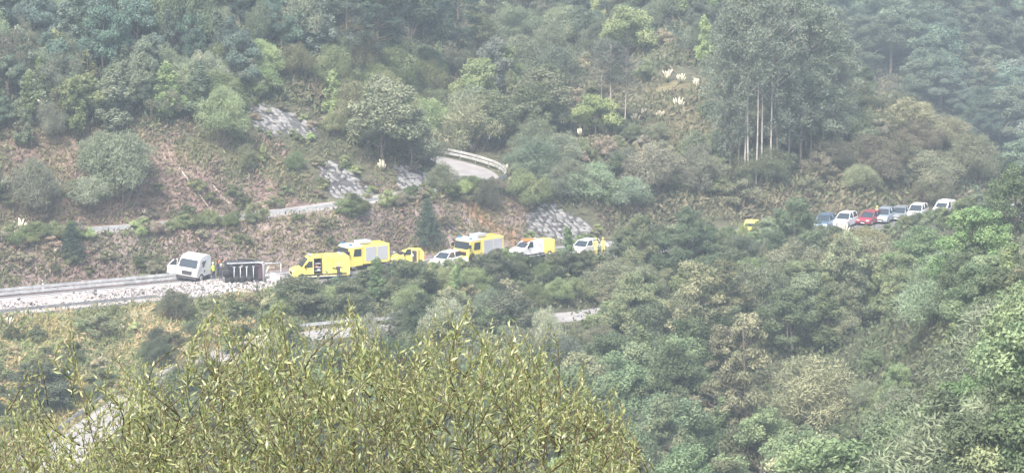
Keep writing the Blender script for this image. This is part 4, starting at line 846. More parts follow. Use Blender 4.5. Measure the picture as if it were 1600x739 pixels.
# --- named individuals: kind, x, top, width, height (photo pixels), colour, label
for a in [
 ('youngpine', 113, 345, 42, 66, DARK, 'dark young conifer on the bank below the upper road, far left'),
 ('youngpine', 668, 306, 50, 88, (.05, .085, .06), 'green conifer on the bank above the small yellow van'),
 ('youngpine', 553, 300, 44, 42, (.07, .085, .05), 'small dark bush like conifer hiding part of the upper guardrail'),
 ('sallow', 690, 252, 46, 52, (.10, .115, .07), 'olive bush hiding the left part of the hairpin bend'),
 ('sallow', 664, 208, 66, 48, (.10, .115, .075), 'bush hiding where the hairpin guardrail begins'),
 ('sallow', 725, 286, 40, 30, (.11, .12, .07), 'low bush on the near lip of the hairpin bend'),
 ('scrub', 772, 280, 34, 24, (.12, .13, .07), 'low scrub at the tight end of the hairpin bend'),
 ('slim', 686, 58, 26, 66, (.17, .22, .11), 'light green poplar standing out before the tall dark conifers'),
 ('sallow', 760, 272, 44, 62, (.06, .07, .05), 'dark dense bush in the mouth of the hairpin bend'),
 ('sallow', 822, 262, 72, 66, OLIVE, 'olive bush beside the outer end of the hairpin guardrail'),
 ('sallow', 192, 200, 120, 120, GREY, 'big soft grey green bush left of the bare red earth'),
 ('sallow', 62, 255, 84, 86, (.10, .11, .085), 'round greyish bush above the upper road, far left'),
 ('broad', 225, 50, 56, 110, (.12, .155, .11), 'round topped pale green tree highest on the left slope'),
 ('broad', 130, 110, 100, 85, OLIVE, 'yellowish round tree beside the white pampas plumes, upper left'),
 ('eucalyptus', 940, 60, 74, 150, (.075, .09, .07), 'left eucalyptus of the small stand below the brow', 0),
 ('eucalyptus', 955, 62, 70, 150, (.075, .09, .07), 'middle eucalyptus of the small stand, its pale trunk the brightest', 1),
 ('eucalyptus', 975, 70, 62, 140, (.07, .085, .07), 'right eucalyptus of the small stand below the brow', 2),
 ('broad', 850, 100, 125, 110, (.09, .105, .065), 'broad dark round tree left of the small eucalyptus stand'),
 ('broad', 770, 50, 80, 100, (.09, .11, .09), 'round grey tree right of the light green poplar'),
 ('sallow', 735, 150, 110, 92, (.135, .15, .085), 'pale olive domed tree above the hairpin bend'),
 ('sallow', 880, 205, 80, 62, GREY, 'grey domed bush below the small eucalyptus stand'),
 ('sallow', 1020, 225, 110, 80, (.12, .125, .085), 'wide grey brown bush below the pampas plumes'),
 ('sallow', 1095, 225, 70, 80, (.11, .125, .085), 'grey domed bush left of the tall eucalyptus stand'),
 ('broad', 600, 110, 150, 150, (.12, .14, .085), 'largest pale green rounded tree above the middle stone slopes'),
 ('broad', 640, 160, 100, 105, (.105, .125, .08), 'rounded green tree behind the stone slope by the hairpin'),
 ('leafy', 640, -60, 140, 200, DARK, 'tall dark tree mass behind the light green poplar'),
 ('pine', 545, -50, 90, 165, (.045, .065, .05), 'dark layered conifer above the top stone slope', 0),
 ('pine', 718, -70, 90, 190, DARK, 'tall dark conifer right of the light green poplar', 1),
 ('pine', 590, -70, 90, 190, DARK, 'tall dark conifer left of the light green poplar', 2),
 ('sallow', 1425, 150, 105, 75, (.165, .165, .095), 'pale rounded bush crowning the scrub ridge'),
 ('sallow', 1480, 180, 80, 60, (.15, .15, .09), 'pale rounded bush just below the top of the ridge'),
 ('sallow', 1520, 205, 90, 85, (.12, .135, .085), 'greyish rounded bush at the far right end of the ridge'),
 ('sallow', 1455, 265, 60, 55, (.12, .125, .075), 'round bush standing directly above the white cars of the queue'),
 ('broad', 1290, 20, 90, 150, GREY, 'pale round tree right behind the tall eucalyptus stand'),
 ('stonepine', 1075, 316, 118, 150, (.058, .105, .055), 'big dark green pine standing before the main road', 0),
 ('stonepine', 1238, 300, 100, 150, (.058, .10, .055), 'dark green pine left of the dark blue queued car', 1),
 ('leafy', 1000, 325, 78, 130, (.115, .145, .07), 'light olive tree between the yellow clad pair and the big pine'),
 ('slim', 886, 352, 34, 60, (.10, .16, .07), 'small bright green tree right of the white van with orange roof'),
 ('slim', 712, 412, 36, 72, (.14, .21, .08), 'small light green tree in the thicket below the second fire engine'),
 ('broad', 640, 402, 90, 75, (.065, .085, .045), 'dark rounded tree below the small yellow van'),
 ('slim', 590, 400, 50, 80, (.09, .15, .06), 'green feathery young tree right below the ambulance rear'),
 ('broad', 465, 428, 105, 66, (.065, .08, .045), 'dark spreading bush directly below the ambulance'),
 ('broad', 545, 432, 80, 65, (.075, .095, .05), 'dark green bush below the gap between ambulance and fire engine'),
 ('broad', 770, 384, 70, 60, (.06, .07, .045), 'dark bush before the tail of the second fire engine'),
 ('broad', 790, 445, 95, 100, (.07, .085, .055), 'dark rounded bush below the white van with orange roof'),
 ('sallow', 850, 470, 60, 100, PALE, 'whitish green bush beside the pale lower road slab'),
 ('sallow', 700, 455, 80, 110, PALE, 'silvery bush rising behind the middle willow shoots'),
 ('sallow', 275, 448, 62, 55, (.085, .10, .06), 'dark round bush at the end of the near guardrail'),
 ('scrub', 158, 486, 60, 42, (.12, .14, .07), 'olive tuft below the debris covered road'),
 ('broad', 60, 562, 130, 78, (.055, .07, .045), 'dark bramble mass at the left edge below the verge'),
 ('sallow', 1265, 552, 176, 135, (.165, .175, .10), 'pale dome shaped tree in the wood, lower right'),
 ('leafy', 970, 535, 150, 190, (.10, .17, .08), 'fresh green tree directly right of the willow shoots'),
 ('leafy', 1040, 590, 170, 200, (.085, .15, .08), 'bluish green leafy tree at the bottom right of the willow'),
 ('open', 1165, 480, 140, 230, (.15, .155, .10), 'thin grey crowned tree with visible trunk left of the pale dome', 0),
 ('open', 1085, 400, 130, 200, (.13, .145, .09), 'open crowned grey tree below the big dark pine', 1),
 ('leafy', 1530, 300, 150, 170, (.10, .20, .06), 'bright green tree hiding the road end at the right'),
 ('leafy', 1580, 245, 110, 170, (.06, .10, .045), 'darker green tree at the right edge above the bright one'),
 ('leafy', 1440, 345, 130, 130, (.09, .16, .06), 'green tree directly below the white cars of the queue'),
 ('leafy', 1470, 362, 70, 70, (.20, .27, .06), 'yellow green tree top below the last white van'),
 ('sallow', 1345, 352, 95, 60, (.17, .17, .08), 'yellowish bush at the roadside below the red car'),
 ('leafy', 1500, 560, 190, 230, (.075, .15, .05), 'large green tree right of the dark ravine'),
 ('leafy', 1400, 555, 70, 95, (.13, .20, .09), 'small light green tree at the mouth of the dark ravine'),
 ('leafy', 1570, 430, 150, 230, (.085, .15, .06), 'big green tree against the right edge above the bottom corner'),
 ('leafy', 1190, 620, 150, 190, (.12, .18, .08), 'light green tree at the bottom left of the pale dome'),
 ('leafy', 1565, 610, 160, 180, (.12, .155, .07), 'olive green tree at the bottom right corner'),
 ('leafy', 1400, 640, 190, 180, (.085, .15, .07), 'deep green tree at the bottom between dome and corner'),
]:
    tree(*a[:6], a[6], a[7] if len(a) > 7 else None)
# the tall eucalyptus stand
n_e = 0; ORD = 'first second third fourth fifth sixth seventh eighth ninth tenth eleventh twelfth thirteenth fourteenth fifteenth sixteenth'.split()
for x, yb, top, w_ in [(1128, 285, 20, 60), (1142, 288, -10, 70), (1152, 292, -25, 66), (1163, 292, -12, 66), (1171, 296, -36, 72), (1180, 298, -20, 66), (1189, 290, -30, 70), (1203, 286, -16, 74), (1218, 284, -30, 70), (1232, 276, -20, 74), (1250, 270, -34, 76), (1268, 262, -10, 70), (1286, 258, 0, 70), (1303, 250, 10, 62), (1318, 240, 30, 56), (1140, 270, 10, 80), (1210, 262, -40, 80), (1260, 250, -40, 80)]:
    tree('eucalyptus', x, top, w_*1.3, yb-top, (.105, .135, .10), f"{ORD[n_e if n_e < 15 else n_e-15]} {'front' if n_e < 15 else 'hindmost'} eucalyptus from the left in the tall stand right of the cream pampas", n_e % 4 if 1155 < x < 1208 and yb > 280 else 4+n_e % 3); n_e += 1
# --- the rest, filled in over the slopes: base polygon, spacing px, [(kind, weight, height m, width m, colour)]
EXTRA = 0
def fill(poly, sp, kinds, jit=.5, prob=1., check=True, spy=.62):
    xs = [p[0] for p in poly]; ys = [p[1] for p in poly]; y = min(ys); row = 0; wts = [k_[1] for k_ in kinds]
    while y < max(ys):
        x = min(xs)+(row % 2)*sp/2
        while x < max(xs):
            qx, qy = x+R.uniform(-jit, jit)*sp, y+R.uniform(-jit, jit)*sp*spy
            if R.random() < prob and in_poly(np.array([qx]), np.array([qy]), poly)[0]:
                g = G(qx, qy)
                if g is not None:
                    kd = R.choices(kinds, wts)[0]; f = R.uniform(.72, 1.3); dp = depth(g); hh_ = kd[2]*f; ww = kd[3]*f*R.uniform(.85, 1.15); t_, s_ = ts(g)
                    if not (-5.8 < s_ < 6.4) and qy-hh_*FPX/dp < 745 and -130 < qx < 1730:
                        for tr_ in range(3):
                            hp, wp_ = hh_*FPX/dp, ww*FPX/dp
                            if not check or free(qx, qy-hp, wp_, hp): plant(kd[0], g, hh_, ww, vary(kd[4])); break
                            hh_ *= .62; ww *= .68
            x += sp
        y += sp*spy; row += 1
fill([(-220, -30), (640, -30), (640, 40), (520, 100), (440, 100), (400, 130), (340, 190), (300, 130), (180, 130), (80, 150), (-220, 160)], 41,
     [('broad', 3, 6.8, 5.0, BLUE), ('sallow', 5, 6.8, 5.2, GREY), ('slim', 7, 8.2, 4.2, (.115, .15, .12)), ('sallow', 2, 4.4, 4.4, GREY), ('youngpine', 1, 5, 2.6, BLUE), ('open', 1, 7, 4, BLUE)])
fill([(-220, 140), (200, 130), (330, 190), (270, 230), (210, 250), (240, 330), (-220, 350)], 62,
     [('sallow', 5, 4.2, 5.0, GREY), ('sallow', 2, 4, 4.8, OLIVE), ('sallow', 2, 4.6, 4.6, (.15, .165, .11)), ('scrub', 6, 1.8, 2.8, BROWN), ('slim', 2, 5, 2.8, GREY)], prob=.72)
fill([(-220, 120), (330, 140), (310, 205), (180, 232), (-220, 225)], 42, [('slim', 4, 6.0, 3.6, GREY), ('sallow', 2, 4.6, 4.2, GREY), ('leafy', 2, 5, 4, BLUE), ('slim', 2, 5.5, 3.2, OLIVE)])
fill([(330, 120), (520, 100), (700, 110), (705, 235), (600, 250), (500, 248), (490, 205), (420, 160), (390, 150), (360, 200), (400, 235), (490, 250), (495, 300), (400, 290), (330, 240)], 48,
     [('sallow', 6, 5.2, 5.6, OLIVE), ('sallow', 4, 6.2, 5.6, (.175, .19, .10)), ('broad', 3, 5.0, 4.4, GREY), ('slim', 1, 5.5, 2.4, LIGHT)])
fill([(440, -40), (900, -40), (900, 30), (760, 70), (520, 95)], 50, [('broad', 4, 7.5, 6.0, (.07, .10, .08)), ('pine', 3, 11, 5, DARK), ('leafy', 2, 8, 6, BLUE), ('open', 1, 9, 6, GREY)])
fill([(700, 60), (1120, -20), (1120, 220), (960, 235), (800, 255), (720, 235), (690, 150)], 52,
     [('broad', 3, 6.4, 6.6, OLIVE), ('sallow', 8, 5.6, 6.8, GREY), ('broad', 2, 6.0, 5.2, (.17, .19, .10)), ('slim', 1, 6.5, 2.6, LIGHT), ('scrub', 1, 2.2, 3.4, DRY)], prob=.9)
fill([(880, -80), (1500, -80), (1330, 60), (1120, 60), (900, 40)], 50, [('broad', 5, 7, 6.4, (.13, .16, .11)), ('leafy', 3, 7.5, 6.4, BLUE), ('slim', 1, 8, 3, LIGHT)])
fill([(800, 255), (960, 235), (1120, 220), (1140, 320), (1000, 345), (940, 340), (860, 312), (800, 305)], 40,
     [('scrub', 5, 2.2, 3.4, OLIVE), ('sallow', 7, 4.2, 5.6, GREY), ('scrub', 3, 2.2, 3.2, BROWN), ('broad', 2, 3.4, 3.4, MID)])
fill([(1110, 180), (1330, 120), (1420, 160), (1540, 240), (1500, 300), (1480, 312), (1200, 340), (1120, 330)], 40,
     [('scrub', 6, 2.6, 4.2, (.18, .165, .115)), ('sallow', 6, 4.2, 6, (.165, .165, .11)), ('scrub', 2, 2.4, 3.6, OLIVE), ('broad', 1, 4, 4, GREY)])
fill([(1110, 60), (1340, 40), (1350, 150), (1120, 220)], 44, [('broad', 4, 5.5, 5, (.135, .16, .10)), ('open', 2, 8, 5.4, GREY), ('sallow', 2, 4, 4.4, GREY)])
fill([(1290, -60), (1830, -60), (1830, 330), (1600, 300), (1540, 240), (1430, 165), (1340, 140)], 47,
     [('broad', 2, 9, 10.5, (.13, .165, .125)), ('leafy', 4, 10, 10.5, (.115, .15, .12)), ('leafy', 3, 9, 10, BLUE), ('open', 2, 11, 8, (.14, .155, .12))], check=False, spy=.5)
WOOD = [('sallow', 3, 8, 8.4, (.17, .19, .12)), ('leafy', 5, 10.5, 8.8, (.14, .185, .09)), ('leafy', 4, 9.5, 8.4, (.105, .155, .075)), ('broad', 3, 7.5, 6.4, (.185, .20, .115)), ('open', 3, 9.5, 6.5, (.185, .19, .125)), ('leafy', 1, 8, 6, LIGHT), ('sallow', 1, 5.5, 5, PALE), ('leafy', 1, 9, 6.6, (.075, .095, .06))]
fill([(880, 700), (1000, 560), (1100, 520), (1340, 470), (1830, 380), (1830, 1000), (900, 1000)], 80, WOOD, spy=.5)
fill([(930, 470), (1000, 410), (1140, 400), (1200, 400), (1480, 390), (1600, 420), (1340, 480), (1100, 530), (1000, 560), (930, 530)], 58,
     [('leafy', 4, 7, 6.6, OLIVE), ('broad', 3, 5, 4.6, (.175, .19, .10)), ('sallow', 5, 5.4, 6.2, (.19, .195, .125)), ('open', 2, 7, 5, GREY), ('slim', 1, 6, 2.6, LIGHT)], spy=.55)
fill([(880, 640), (1000, 540), (1100, 500), (1340, 430), (1830, 380), (1830, 900), (900, 900)], 62, [('leafy', 4, 5.6, 5.6, (.14, .18, .10)), ('sallow', 2, 4.6, 5.6, GREY), ('broad', 1, 5, 5, OLIVE), ('slim', 2, 6, 3.4, OLIVE), ('open', 1, 6, 4.4, (.16, .165, .11))], spy=.55, prob=.6)
fill([(420, 455), (600, 445), (780, 425), (960, 408), (960, 480), (830, 485), (560, 512), (420, 500)], 36,
     [('broad', 4, 3.0, 3.4, (.085, .10, .06)), ('sallow', 4, 2.8, 3.4, OLIVE), ('scrub', 3, 2, 3, DRY), ('slim', 1, 3.6, 1.8, FRESH)])
fill([(420, 540), (860, 515), (960, 520), (900, 760), (420, 760)], 50, [('sallow', 4, 4.2, 4.2, GREY), ('broad', 4, 5, 4.6, MID), ('leafy', 2, 6, 5, (.10, .14, .075))])
fill([(300, 620), (430, 560), (430, 860), (120, 860)], 52, [('slim', 3, 5, 3.2, OLIVE), ('leafy', 4, 4.6, 4.4, (.14, .17, .09))])
fill([(-150, 505), (420, 480), (420, 520), (300, 600), (100, 660), (-150, 760)], 40, [('scrub', 6, 1.5, 2.8, (.14, .155, .075)), ('scrub', 4, 1.5, 2.6, DRY), ('sallow', 2, 2.4, 3, (.10, .12, .07)), ('scrub', 2, 1.3, 2.4, LIGHT)], prob=.75)
fill([(0, 372), (260, 366), (260, 430), (120, 440), (-150, 450), (-150, 380)], 40, [('scrub', 5, 1.5, 2.6, (.12, .13, .065)), ('scrub', 3, 1.3, 2.4, BROWN), ('sallow', 1, 2, 2.4, OLIVE)], prob=.8)
fill([(250, 345), (560, 322), (800, 310), (805, 400), (620, 400), (300, 385)], 46, [('scrub', 3, 1.1, 2.0, (.16, .17, .09)), ('scrub', 3, 1.0, 2.0, BROWN)], prob=.5, check=False)
fill([(-150, 300), (260, 300), (520, 300), (520, 322), (260, 350), (-150, 372)], 40, [('scrub', 4, 1.3, 2.6, (.14, .155, .075)), ('scrub', 2, 1.2, 2.4, BROWN)], prob=.7, check=False)

for poly in REVET:
    for i_ in range(len(poly)):
        (xa, ya), (xb, yb) = poly[i_], poly[(i_+1) % len(poly)]
        for j_ in range(max(1, int(math.hypot(xb-xa, yb-ya)/13))):
            q = R.random(); g = G(xa+(xb-xa)*q+R.uniform(-4, 4), ya+(yb-ya)*q+R.uniform(-2, 5))
            if g is not None: hh_ = R.uniform(.5, 1.2); plant('scrub', g, hh_, hh_*R.uniform(1.4, 2.2), vary(R.choice([OLIVE, BROWN, LIGHT])))
for x_, y_, h_ in ((1160, 380, 2.3), (1186, 378, 2.4), (1174, 384, 1.9)):
    g = G(x_, y_); plant('sallow', g, h_, 2.0, vary(OLIVE))
# --- roadside thicket on the near side of the main road, and weeds along the upper guardrail
TOPY = [(412, 446), (440, 436), (452, 437), (540, 434), (556, 428), (575, 418), (600, 404), (610, 400), (632, 400), (638, 412), (657, 411), (664, 402), (684, 407), (712, 400), (752, 399), (764, 390), (784, 384), (800, 394), (856, 396), (866, 388), (898, 392), (955, 394), (968, 375), (978, 348), (1010, 368), (1030, 345), (1130, 352), (1150, 352), (1162, 361), (1186, 360), (1196, 335), (1268, 338), (1278, 349), (1300, 347), (1340, 354), (1392, 351), (1400, 341), (1420, 333), (1446, 327), (1462, 326), (1486, 322), (1500, 312), (1600, 270)]
x = 412.
while x < 1600:
    g = P(x, np.interp(x, [0, 1380], [496, 363])); t_, s_ = ts(g); q_ = mr(t_+R.uniform(-.3, .3), -6.6-R.random()*1.2); q_.z = hz(q_.x, q_.y); px_, py_, dp = proj(*q_)
    top = np.interp(px_, [p[0] for p in TOPY], [p[1] for p in TOPY])+R.uniform(-5, 5); hh_ = max(.7, (py_-top)*dp/FPX)
    kd = R.choices(['sallow', 'broad', 'scrub'], [1, 5, 2 if hh_ < 2.4 else 0])[0]; plant(kd, q_-Vector((0, 0, .1)), hh_+.1, max(1.7, hh_*R.uniform(.8, 1.1)), vary(R.choice([OLIVE, MID, GREY, (.09, .105, .06)])))
    x += R.uniform(12, 17)
for x_ in list(range(548, 835, 15))+list(range(925, 990, 14)):
    g = G(x_+R.uniform(-4, 4), 522)
    if g is not None:
        d_, z_ = seg_dist(np.array([g.x]), np.array([g.y]), LR)
        if d_[0] > 2.4: plant(R.choice(['broad', 'sallow']), g, R.uniform(2.0, 3.0), R.uniform(2.2, 3.2), vary(R.choice([OLIVE, MID, GREY])))
for i_ in range(4, 56):
    a_, b_ = UR[i_], UR[min(i_+1, len(UR)-1)]
    for j_ in range(max(1, int((b_-a_).length/.75))):
        c_ = a_.lerp(b_, R.random()); px_, py_, dp = proj(*c_)
        gap_ = any(l_ < px_ < r__ for l_, r__ in ((140, 200), (418, 530), (570, 590), (668, 684))); hh_ = R.uniform(.35, .6) if gap_ else R.uniform(1.1, 2.1)
        d_ = (b_-a_).normalized(); c_ = c_+Vector((d_.y, -d_.x, 0))*R.uniform(.5, 1.1); c_.z = hz(c_.x, c_.y)-.05
        plant('scrub' if hh_ < 1.3 else R.choice(['scrub', 'sallow']), c_, hh_, hh_*R.uniform(1.2, 1.9), vary(R.choice([OLIVE, (.17, .19, .09), BROWN, LIGHT])))
# ------------------------------------------------------------------ pampas grass
def pampas_mesh(seed):
    rs = np.random.RandomState(seed); mb = MB()
    for i in range(26):
        a = rs.rand()*6.28; r = rs.uniform(.5, 1.1); hh_ = rs.uniform(.6, 1.2); p1 = (math.cos(a)*r*.45, math.sin(a)*r*.45, hh_); p2 = (math.cos(a)*r, math.sin(a)*r, hh_*.75)
        mb.tube([(0, 0, -.2), p1, p2], [.03, .022, .004], 0, 3)
    bl_ = mb.mesh('blades', M['blade']); pl = MB()
    for i in range(13):
        a = rs.rand()*6.28; r = rs.uniform(.15, 1.0); hh_ = rs.uniform(1.2, 2.1); x, y = math.cos(a)*r, math.sin(a)*r
        pl.tube([(x*.2, y*.2, .2), (x*.6, y*.6, hh_-.65), (x*.75, y*.75, hh_-.35), (x*.95, y*.95, hh_), (x*1.05, y*1.05, hh_+.12)], [.012, .035, .11, .085, .015], 0, 6)
    return bl_, pl.mesh('plumes', M['plume'])
PAMPAS = [pampas_mesh(i) for i in range(4)]
for x, y, s, lab in [(1043, 122, 1.25, 'cream pampas grass at the left end of the upper row'), (1064, 124, 1.0, 'cream pampas grass in the middle of the upper row'), (1089, 132, 1.0, 'cream pampas grass at the right end of the upper row'),
        (993, 186, 1.0, 'pampas grass at the left end of the lower row, right of the small eucalyptus stand'), (1004, 177, .9, 'pampas grass second from the left in the lower row'), (1031, 180, .9, 'pampas grass in the middle of the lower row above the brown bush'), (1060, 165, 1.2, 'pampas grass at the right end of the lower row'),
        (907, 208, .9, 'pampas grass below the broad dark round tree'), (955, 196, .9, 'pampas grass at the foot of the small eucalyptus stand'), (845, 256, .8, 'single white pampas plume cluster right of the hairpin bend'), (892, 282, .8, 'pale pampas grass right of the olive bush by the hairpin'), (868, 279, .7, 'small pale pampas grass beside the olive hairpin bush'),
        (597, 262, 1.1, 'white pampas grass between the two middle stone slopes'), (750, 148, .8, 'pampas grass above the pale olive domed tree'), (66, 168, 1.1, 'white pampas grass highest on the left slope'), (86, 182, .7, 'small pampas grass right below the highest one on the left slope'), (133, 180, .8, 'pampas grass left of the big soft bush, upper left'), (146, 190, .8, 'pampas grass nearest above the big soft bush'),
        (32, 358, 1.2, 'cream pampas grass beside the upper road at the far left'), (86, 392, .7, 'small pampas grass beside the dark young conifer on the bank'), (228, 332, .7, 'small pampas grass just above the upper road, left of the bare earth'),
        (697, 222, .8, 'pampas grass at the start of the hairpin guardrail'), (718, 225, .8, 'pampas grass behind the hairpin guardrail near its start'), (737, 230, .8, 'pampas grass behind the middle of the hairpin guardrail'), (792, 262, .8, 'pampas grass behind the outer end of the hairpin guardrail'),
        (1318, 364, 1.3, 'large cream pampas grass in front of the white queued car'), (1300, 366, .9, 'cream pampas grass left of the large one before the queue'), (146, 500, .7, 'small cream pampas tuft on the verge below the debris road'), (190, 510, .6, 'small pale pampas tuft right on the dry verge'), (14, 505, .8, 'pampas tuft below the near guardrail at the left edge')]:
    g = G(x, y+8)
    if g is None: continue
    o = empty('pampas_grass', g, R.random()*6, lab, 'pampas grass', 'pampas grass clumps'); a, b = PAMPAS[R.randrange(4)]; link('blades', a, o); link('plume', b, o); o.scale = (s*.66,)*3
# fallen poles on the bare slope
for (x0, y0), (x1, y1), lab, w_ in [((278, 262), (332, 334), 'long pale pole lying down the bare red earth, the longer of two', .07), ((326, 284), (362, 326), 'shorter thin pole lying on the bare earth right of the long one', .05), ((690, 345), (760, 398), 'pale fallen branch lying down the brown bank above the second fire engine', .05), ((378, 82), (398, 98), 'white bare branch among the dark trees, upper left', .06)]:
    pts = []
    for i in range(6):
        g = G(x0+(x1-x0)*i/5, y0+(y1-y0)*i/5)
        if g: pts.append(g+Vector((0, -.15, .22)))
    if len(pts) > 2: tag(MB().tube(pts, [w_]*len(pts), 0, 6).build('fallen_pole', M['rope']), lab, 'pole')

# ------------------------------------------------------------------ ground cover (grass, bramble, fern): nobody could count it
def cover(name, label, polys, n, size, cols, blade=.35, per=12, spread=.6, hgt=.5, seed=0):
    rs = np.random.RandomState(seed); P_ = []
    for poly in polys:
        xs = [p[0] for p in poly]; ys = [p[1] for p in poly]; m = int(n/len(polys)); x = rs.uniform(min(xs), max(xs), m); y = rs.uniform(min(ys), max(ys), m); k_ = in_poly(x, y, poly)
        for a, b in zip(x[k_], y[k_]):
            if any(c[0] < a < c[2] and c[1] < b < c[3] for c in CLEAR[15:16]+CLEAR[10:15]): continue
            if (822 < a < 930 and 488 < b < 522) or (478 < a < 552 and 513 < b < 540): continue
            g = G(a, b)
            if g is None: continue
            t_, s_ = ts(g)
            if -5.6 < s_ < 6.2: continue
            P_.append((*g, R.random()))
    P_ = np.array(P_); d1, _ = seg_dist(P_[:, 0], P_[:, 1], UC); d2, _ = seg_dist(P_[:, 0], P_[:, 1], LR); P_ = P_[(d1 > 3.0) & (d2 > 2.3)]
    k_ = len(P_); idx = np.repeat(np.arange(k_), per); m = len(idx); sc = (.6+.8*rs.rand(k_))[idx][:, None]
    off = rs.normal(size=(m, 3))*np.array([spread, spread, 0])*sc; c = P_[idx, :3]+off; c[:, 2] = Hq(c[:, 0], c[:, 1])+rs.rand(m)*hgt*sc[:, 0]
    t = unit(rs.normal(size=(m, 3))*.7+np.array([.35, 0, .75])); nrm = unit(rs.normal(size=(m, 3))*.6+np.array([0, -.6, .8])); b = unit(np.cross(nrm, t)); s = size*(.6+.8*rs.rand(m))[:, None]*sc
    V = np.stack([c-t*s, c-b*s*blade, c+t*s, c+b*s*blade], 1).reshape(-1, 3)
    cc = np.array(cols)[(vnoise(P_[:, 0]/5, P_[:, 1]/5, 21+seed)*len(cols)*1.6+len(cols)/2+rs.normal(size=k_)*.5).astype(int).clip(0, len(cols)-1)]
    tag(link(name, np_mesh(name, V, np.arange(4*m).reshape(-1, 4), [M['cover']], tone=np.repeat(rs.rand(m), 4), col=np.repeat(cc[idx], 4, 0))), label, name.replace('_', ' '), kind='stuff')
cover('verge_grass', 'dry and green grass on the verge below the debris road', [[(-150, 492), (300, 468), (470, 452), (620, 500), (420, 560), (200, 650), (-150, 760)]], 7500, .24, [(.26, .22, .10), (.20, .21, .09), (.14, .17, .07), (.30, .24, .13), (.12, .14, .065)], .22, 13, .5, .45, 1)
cover('bramble_undergrowth', 'tangled bramble and fern on the cut slopes', [[(-200, 150), (330, 150), (500, 200), (700, 240), (700, 300), (520, 328), (250, 360), (-200, 392)], [(-200, 375), (260, 362), (520, 330), (820, 300), (940, 400), (800, 415), (300, 440), (-200, 460)]],
      7000, .24, [(.11, .12, .065), (.15, .125, .09), (.19, .14, .12), (.13, .14, .07), (.17, .15, .09)], .28, 11, .6, .5, 2)
cover('hillside_undergrowth', 'mixed scrub cover between the bushes of the far slopes', [[(700, 20), (1130, 0), (1140, 340), (940, 360), (800, 310), (700, 240)], [(1110, 60), (1340, 60), (1550, 250), (1490, 315), (1130, 350)], [(330, 60), (700, 60), (700, 240), (380, 160)]],
      10000, .30, [(.11, .12, .07), (.13, .11, .08), (.10, .115, .065), (.15, .14, .09)], .35, 11, .8, .7, 3)
cover('forest_undergrowth', 'dim undergrowth between the trees of the upper slopes', [[(-200, -30), (640, -30), (640, 60), (400, 130), (340, 190), (-200, 180)], [(440, -40), (1120, -40), (1120, 60), (700, 120), (440, 100)], [(1290, -60), (1830, -60), (1830, 330), (1430, 300), (1300, 120)]],
      10000, .24, [(.08, .11, .08), (.10, .12, .075), (.12, .12, .085)], .4, 15, .9, .9, 6)
cover('woodland_undergrowth', 'bushy undergrowth between the trees of the lower wood', [[(400, 440), (1000, 390), (1600, 330), (1750, 900), (860, 900), (420, 800)]], 12000, .19, [(.075, .095, .05), (.10, .12, .065), (.09, .10, .06)], .45, 16, .8, 1.0, 4)

# ------------------------------------------------------------------ the near willow
rs = np.random.RandomState(5)
ENV = [(-60, 650), (0, 640), (40, 620), (62, 560), (90, 620), (130, 655), (165, 600), (200, 545), (235, 590), (270, 560), (300, 545), (335, 470), (360, 520), (385, 535), (410, 500), (440, 470), (470, 545), (500, 560), (530, 500), (548, 465), (575, 520), (610, 515), (640, 530), (680, 475),
       (700, 500), (735, 470), (760, 530), (800, 500), (830, 530), (860, 515), (890, 580), (915, 560), (935, 620), (965, 600), (985, 640), (1000, 740)]
wroot_p = Vector((-.9, 15.5, hz(-.9, 15.5))); wil = empty('willow_shrub', wroot_p, 0, 'large olive leaved willow shrub close up across the lower left', 'willow')
leafV = np.array([(0, 0, 0), (.5, -.135, .035), (.5, 0, -.02), (.5, .135, .035), (1, 0, .09)]); LF3 = np.array([(0, 1, 2), (0, 2, 3), (2, 1, 4), (3, 2, 4)])
LP, LT, LN, LS, LC = [], [], [], [], []; twigs = MB(); tips = []
for i in range(2700):
    x = rs.uniform(-70, 1000); e = np.interp(x, [p[0] for p in ENV], [p[1] for p in ENV]); tall = i < 360
    y = e+abs(rs.normal())*30+6 if tall else max(e+30, 545+rs.normal()*12)+rs.rand()**.9*(800-e)
    if vnoise(np.array([x/52.]), np.array([y/38.]), 77)[0] < -.16 and rs.rand() < .75: continue
    if not tall and x < 240 and rs.rand() < .08: continue
    if tall and x < 320 and rs.rand() < .5: continue
    tips.append((x, y, rs.uniform(13.2, 17.2), tall))
for sx_, sy_ in [(112, 500), (335, 470), (342, 478), (388, 520), (412, 498), (437, 468), (200, 540), (232, 560), (545, 462), (552, 480), (592, 500), (690, 470), (735, 465), (802, 495), (858, 508), (965, 598), (912, 560), (60, 555), (380, 500), (300, 530), (660, 500), (770, 500), (830, 520), (480, 520), (265, 560), (150, 590), (20, 600)]:
    for c_ in range(5): tips.append((sx_+rs.normal()*11*(c_ > 0), sy_+8*c_*rs.rand()+4*c_, rs.uniform(13.6, 15.5), True))
TC = [(.235, .265, .10), (.19, .225, .085), (.295, .315, .15), (.37, .39, .23), (.17, .20, .075), (.25, .23, .10)]
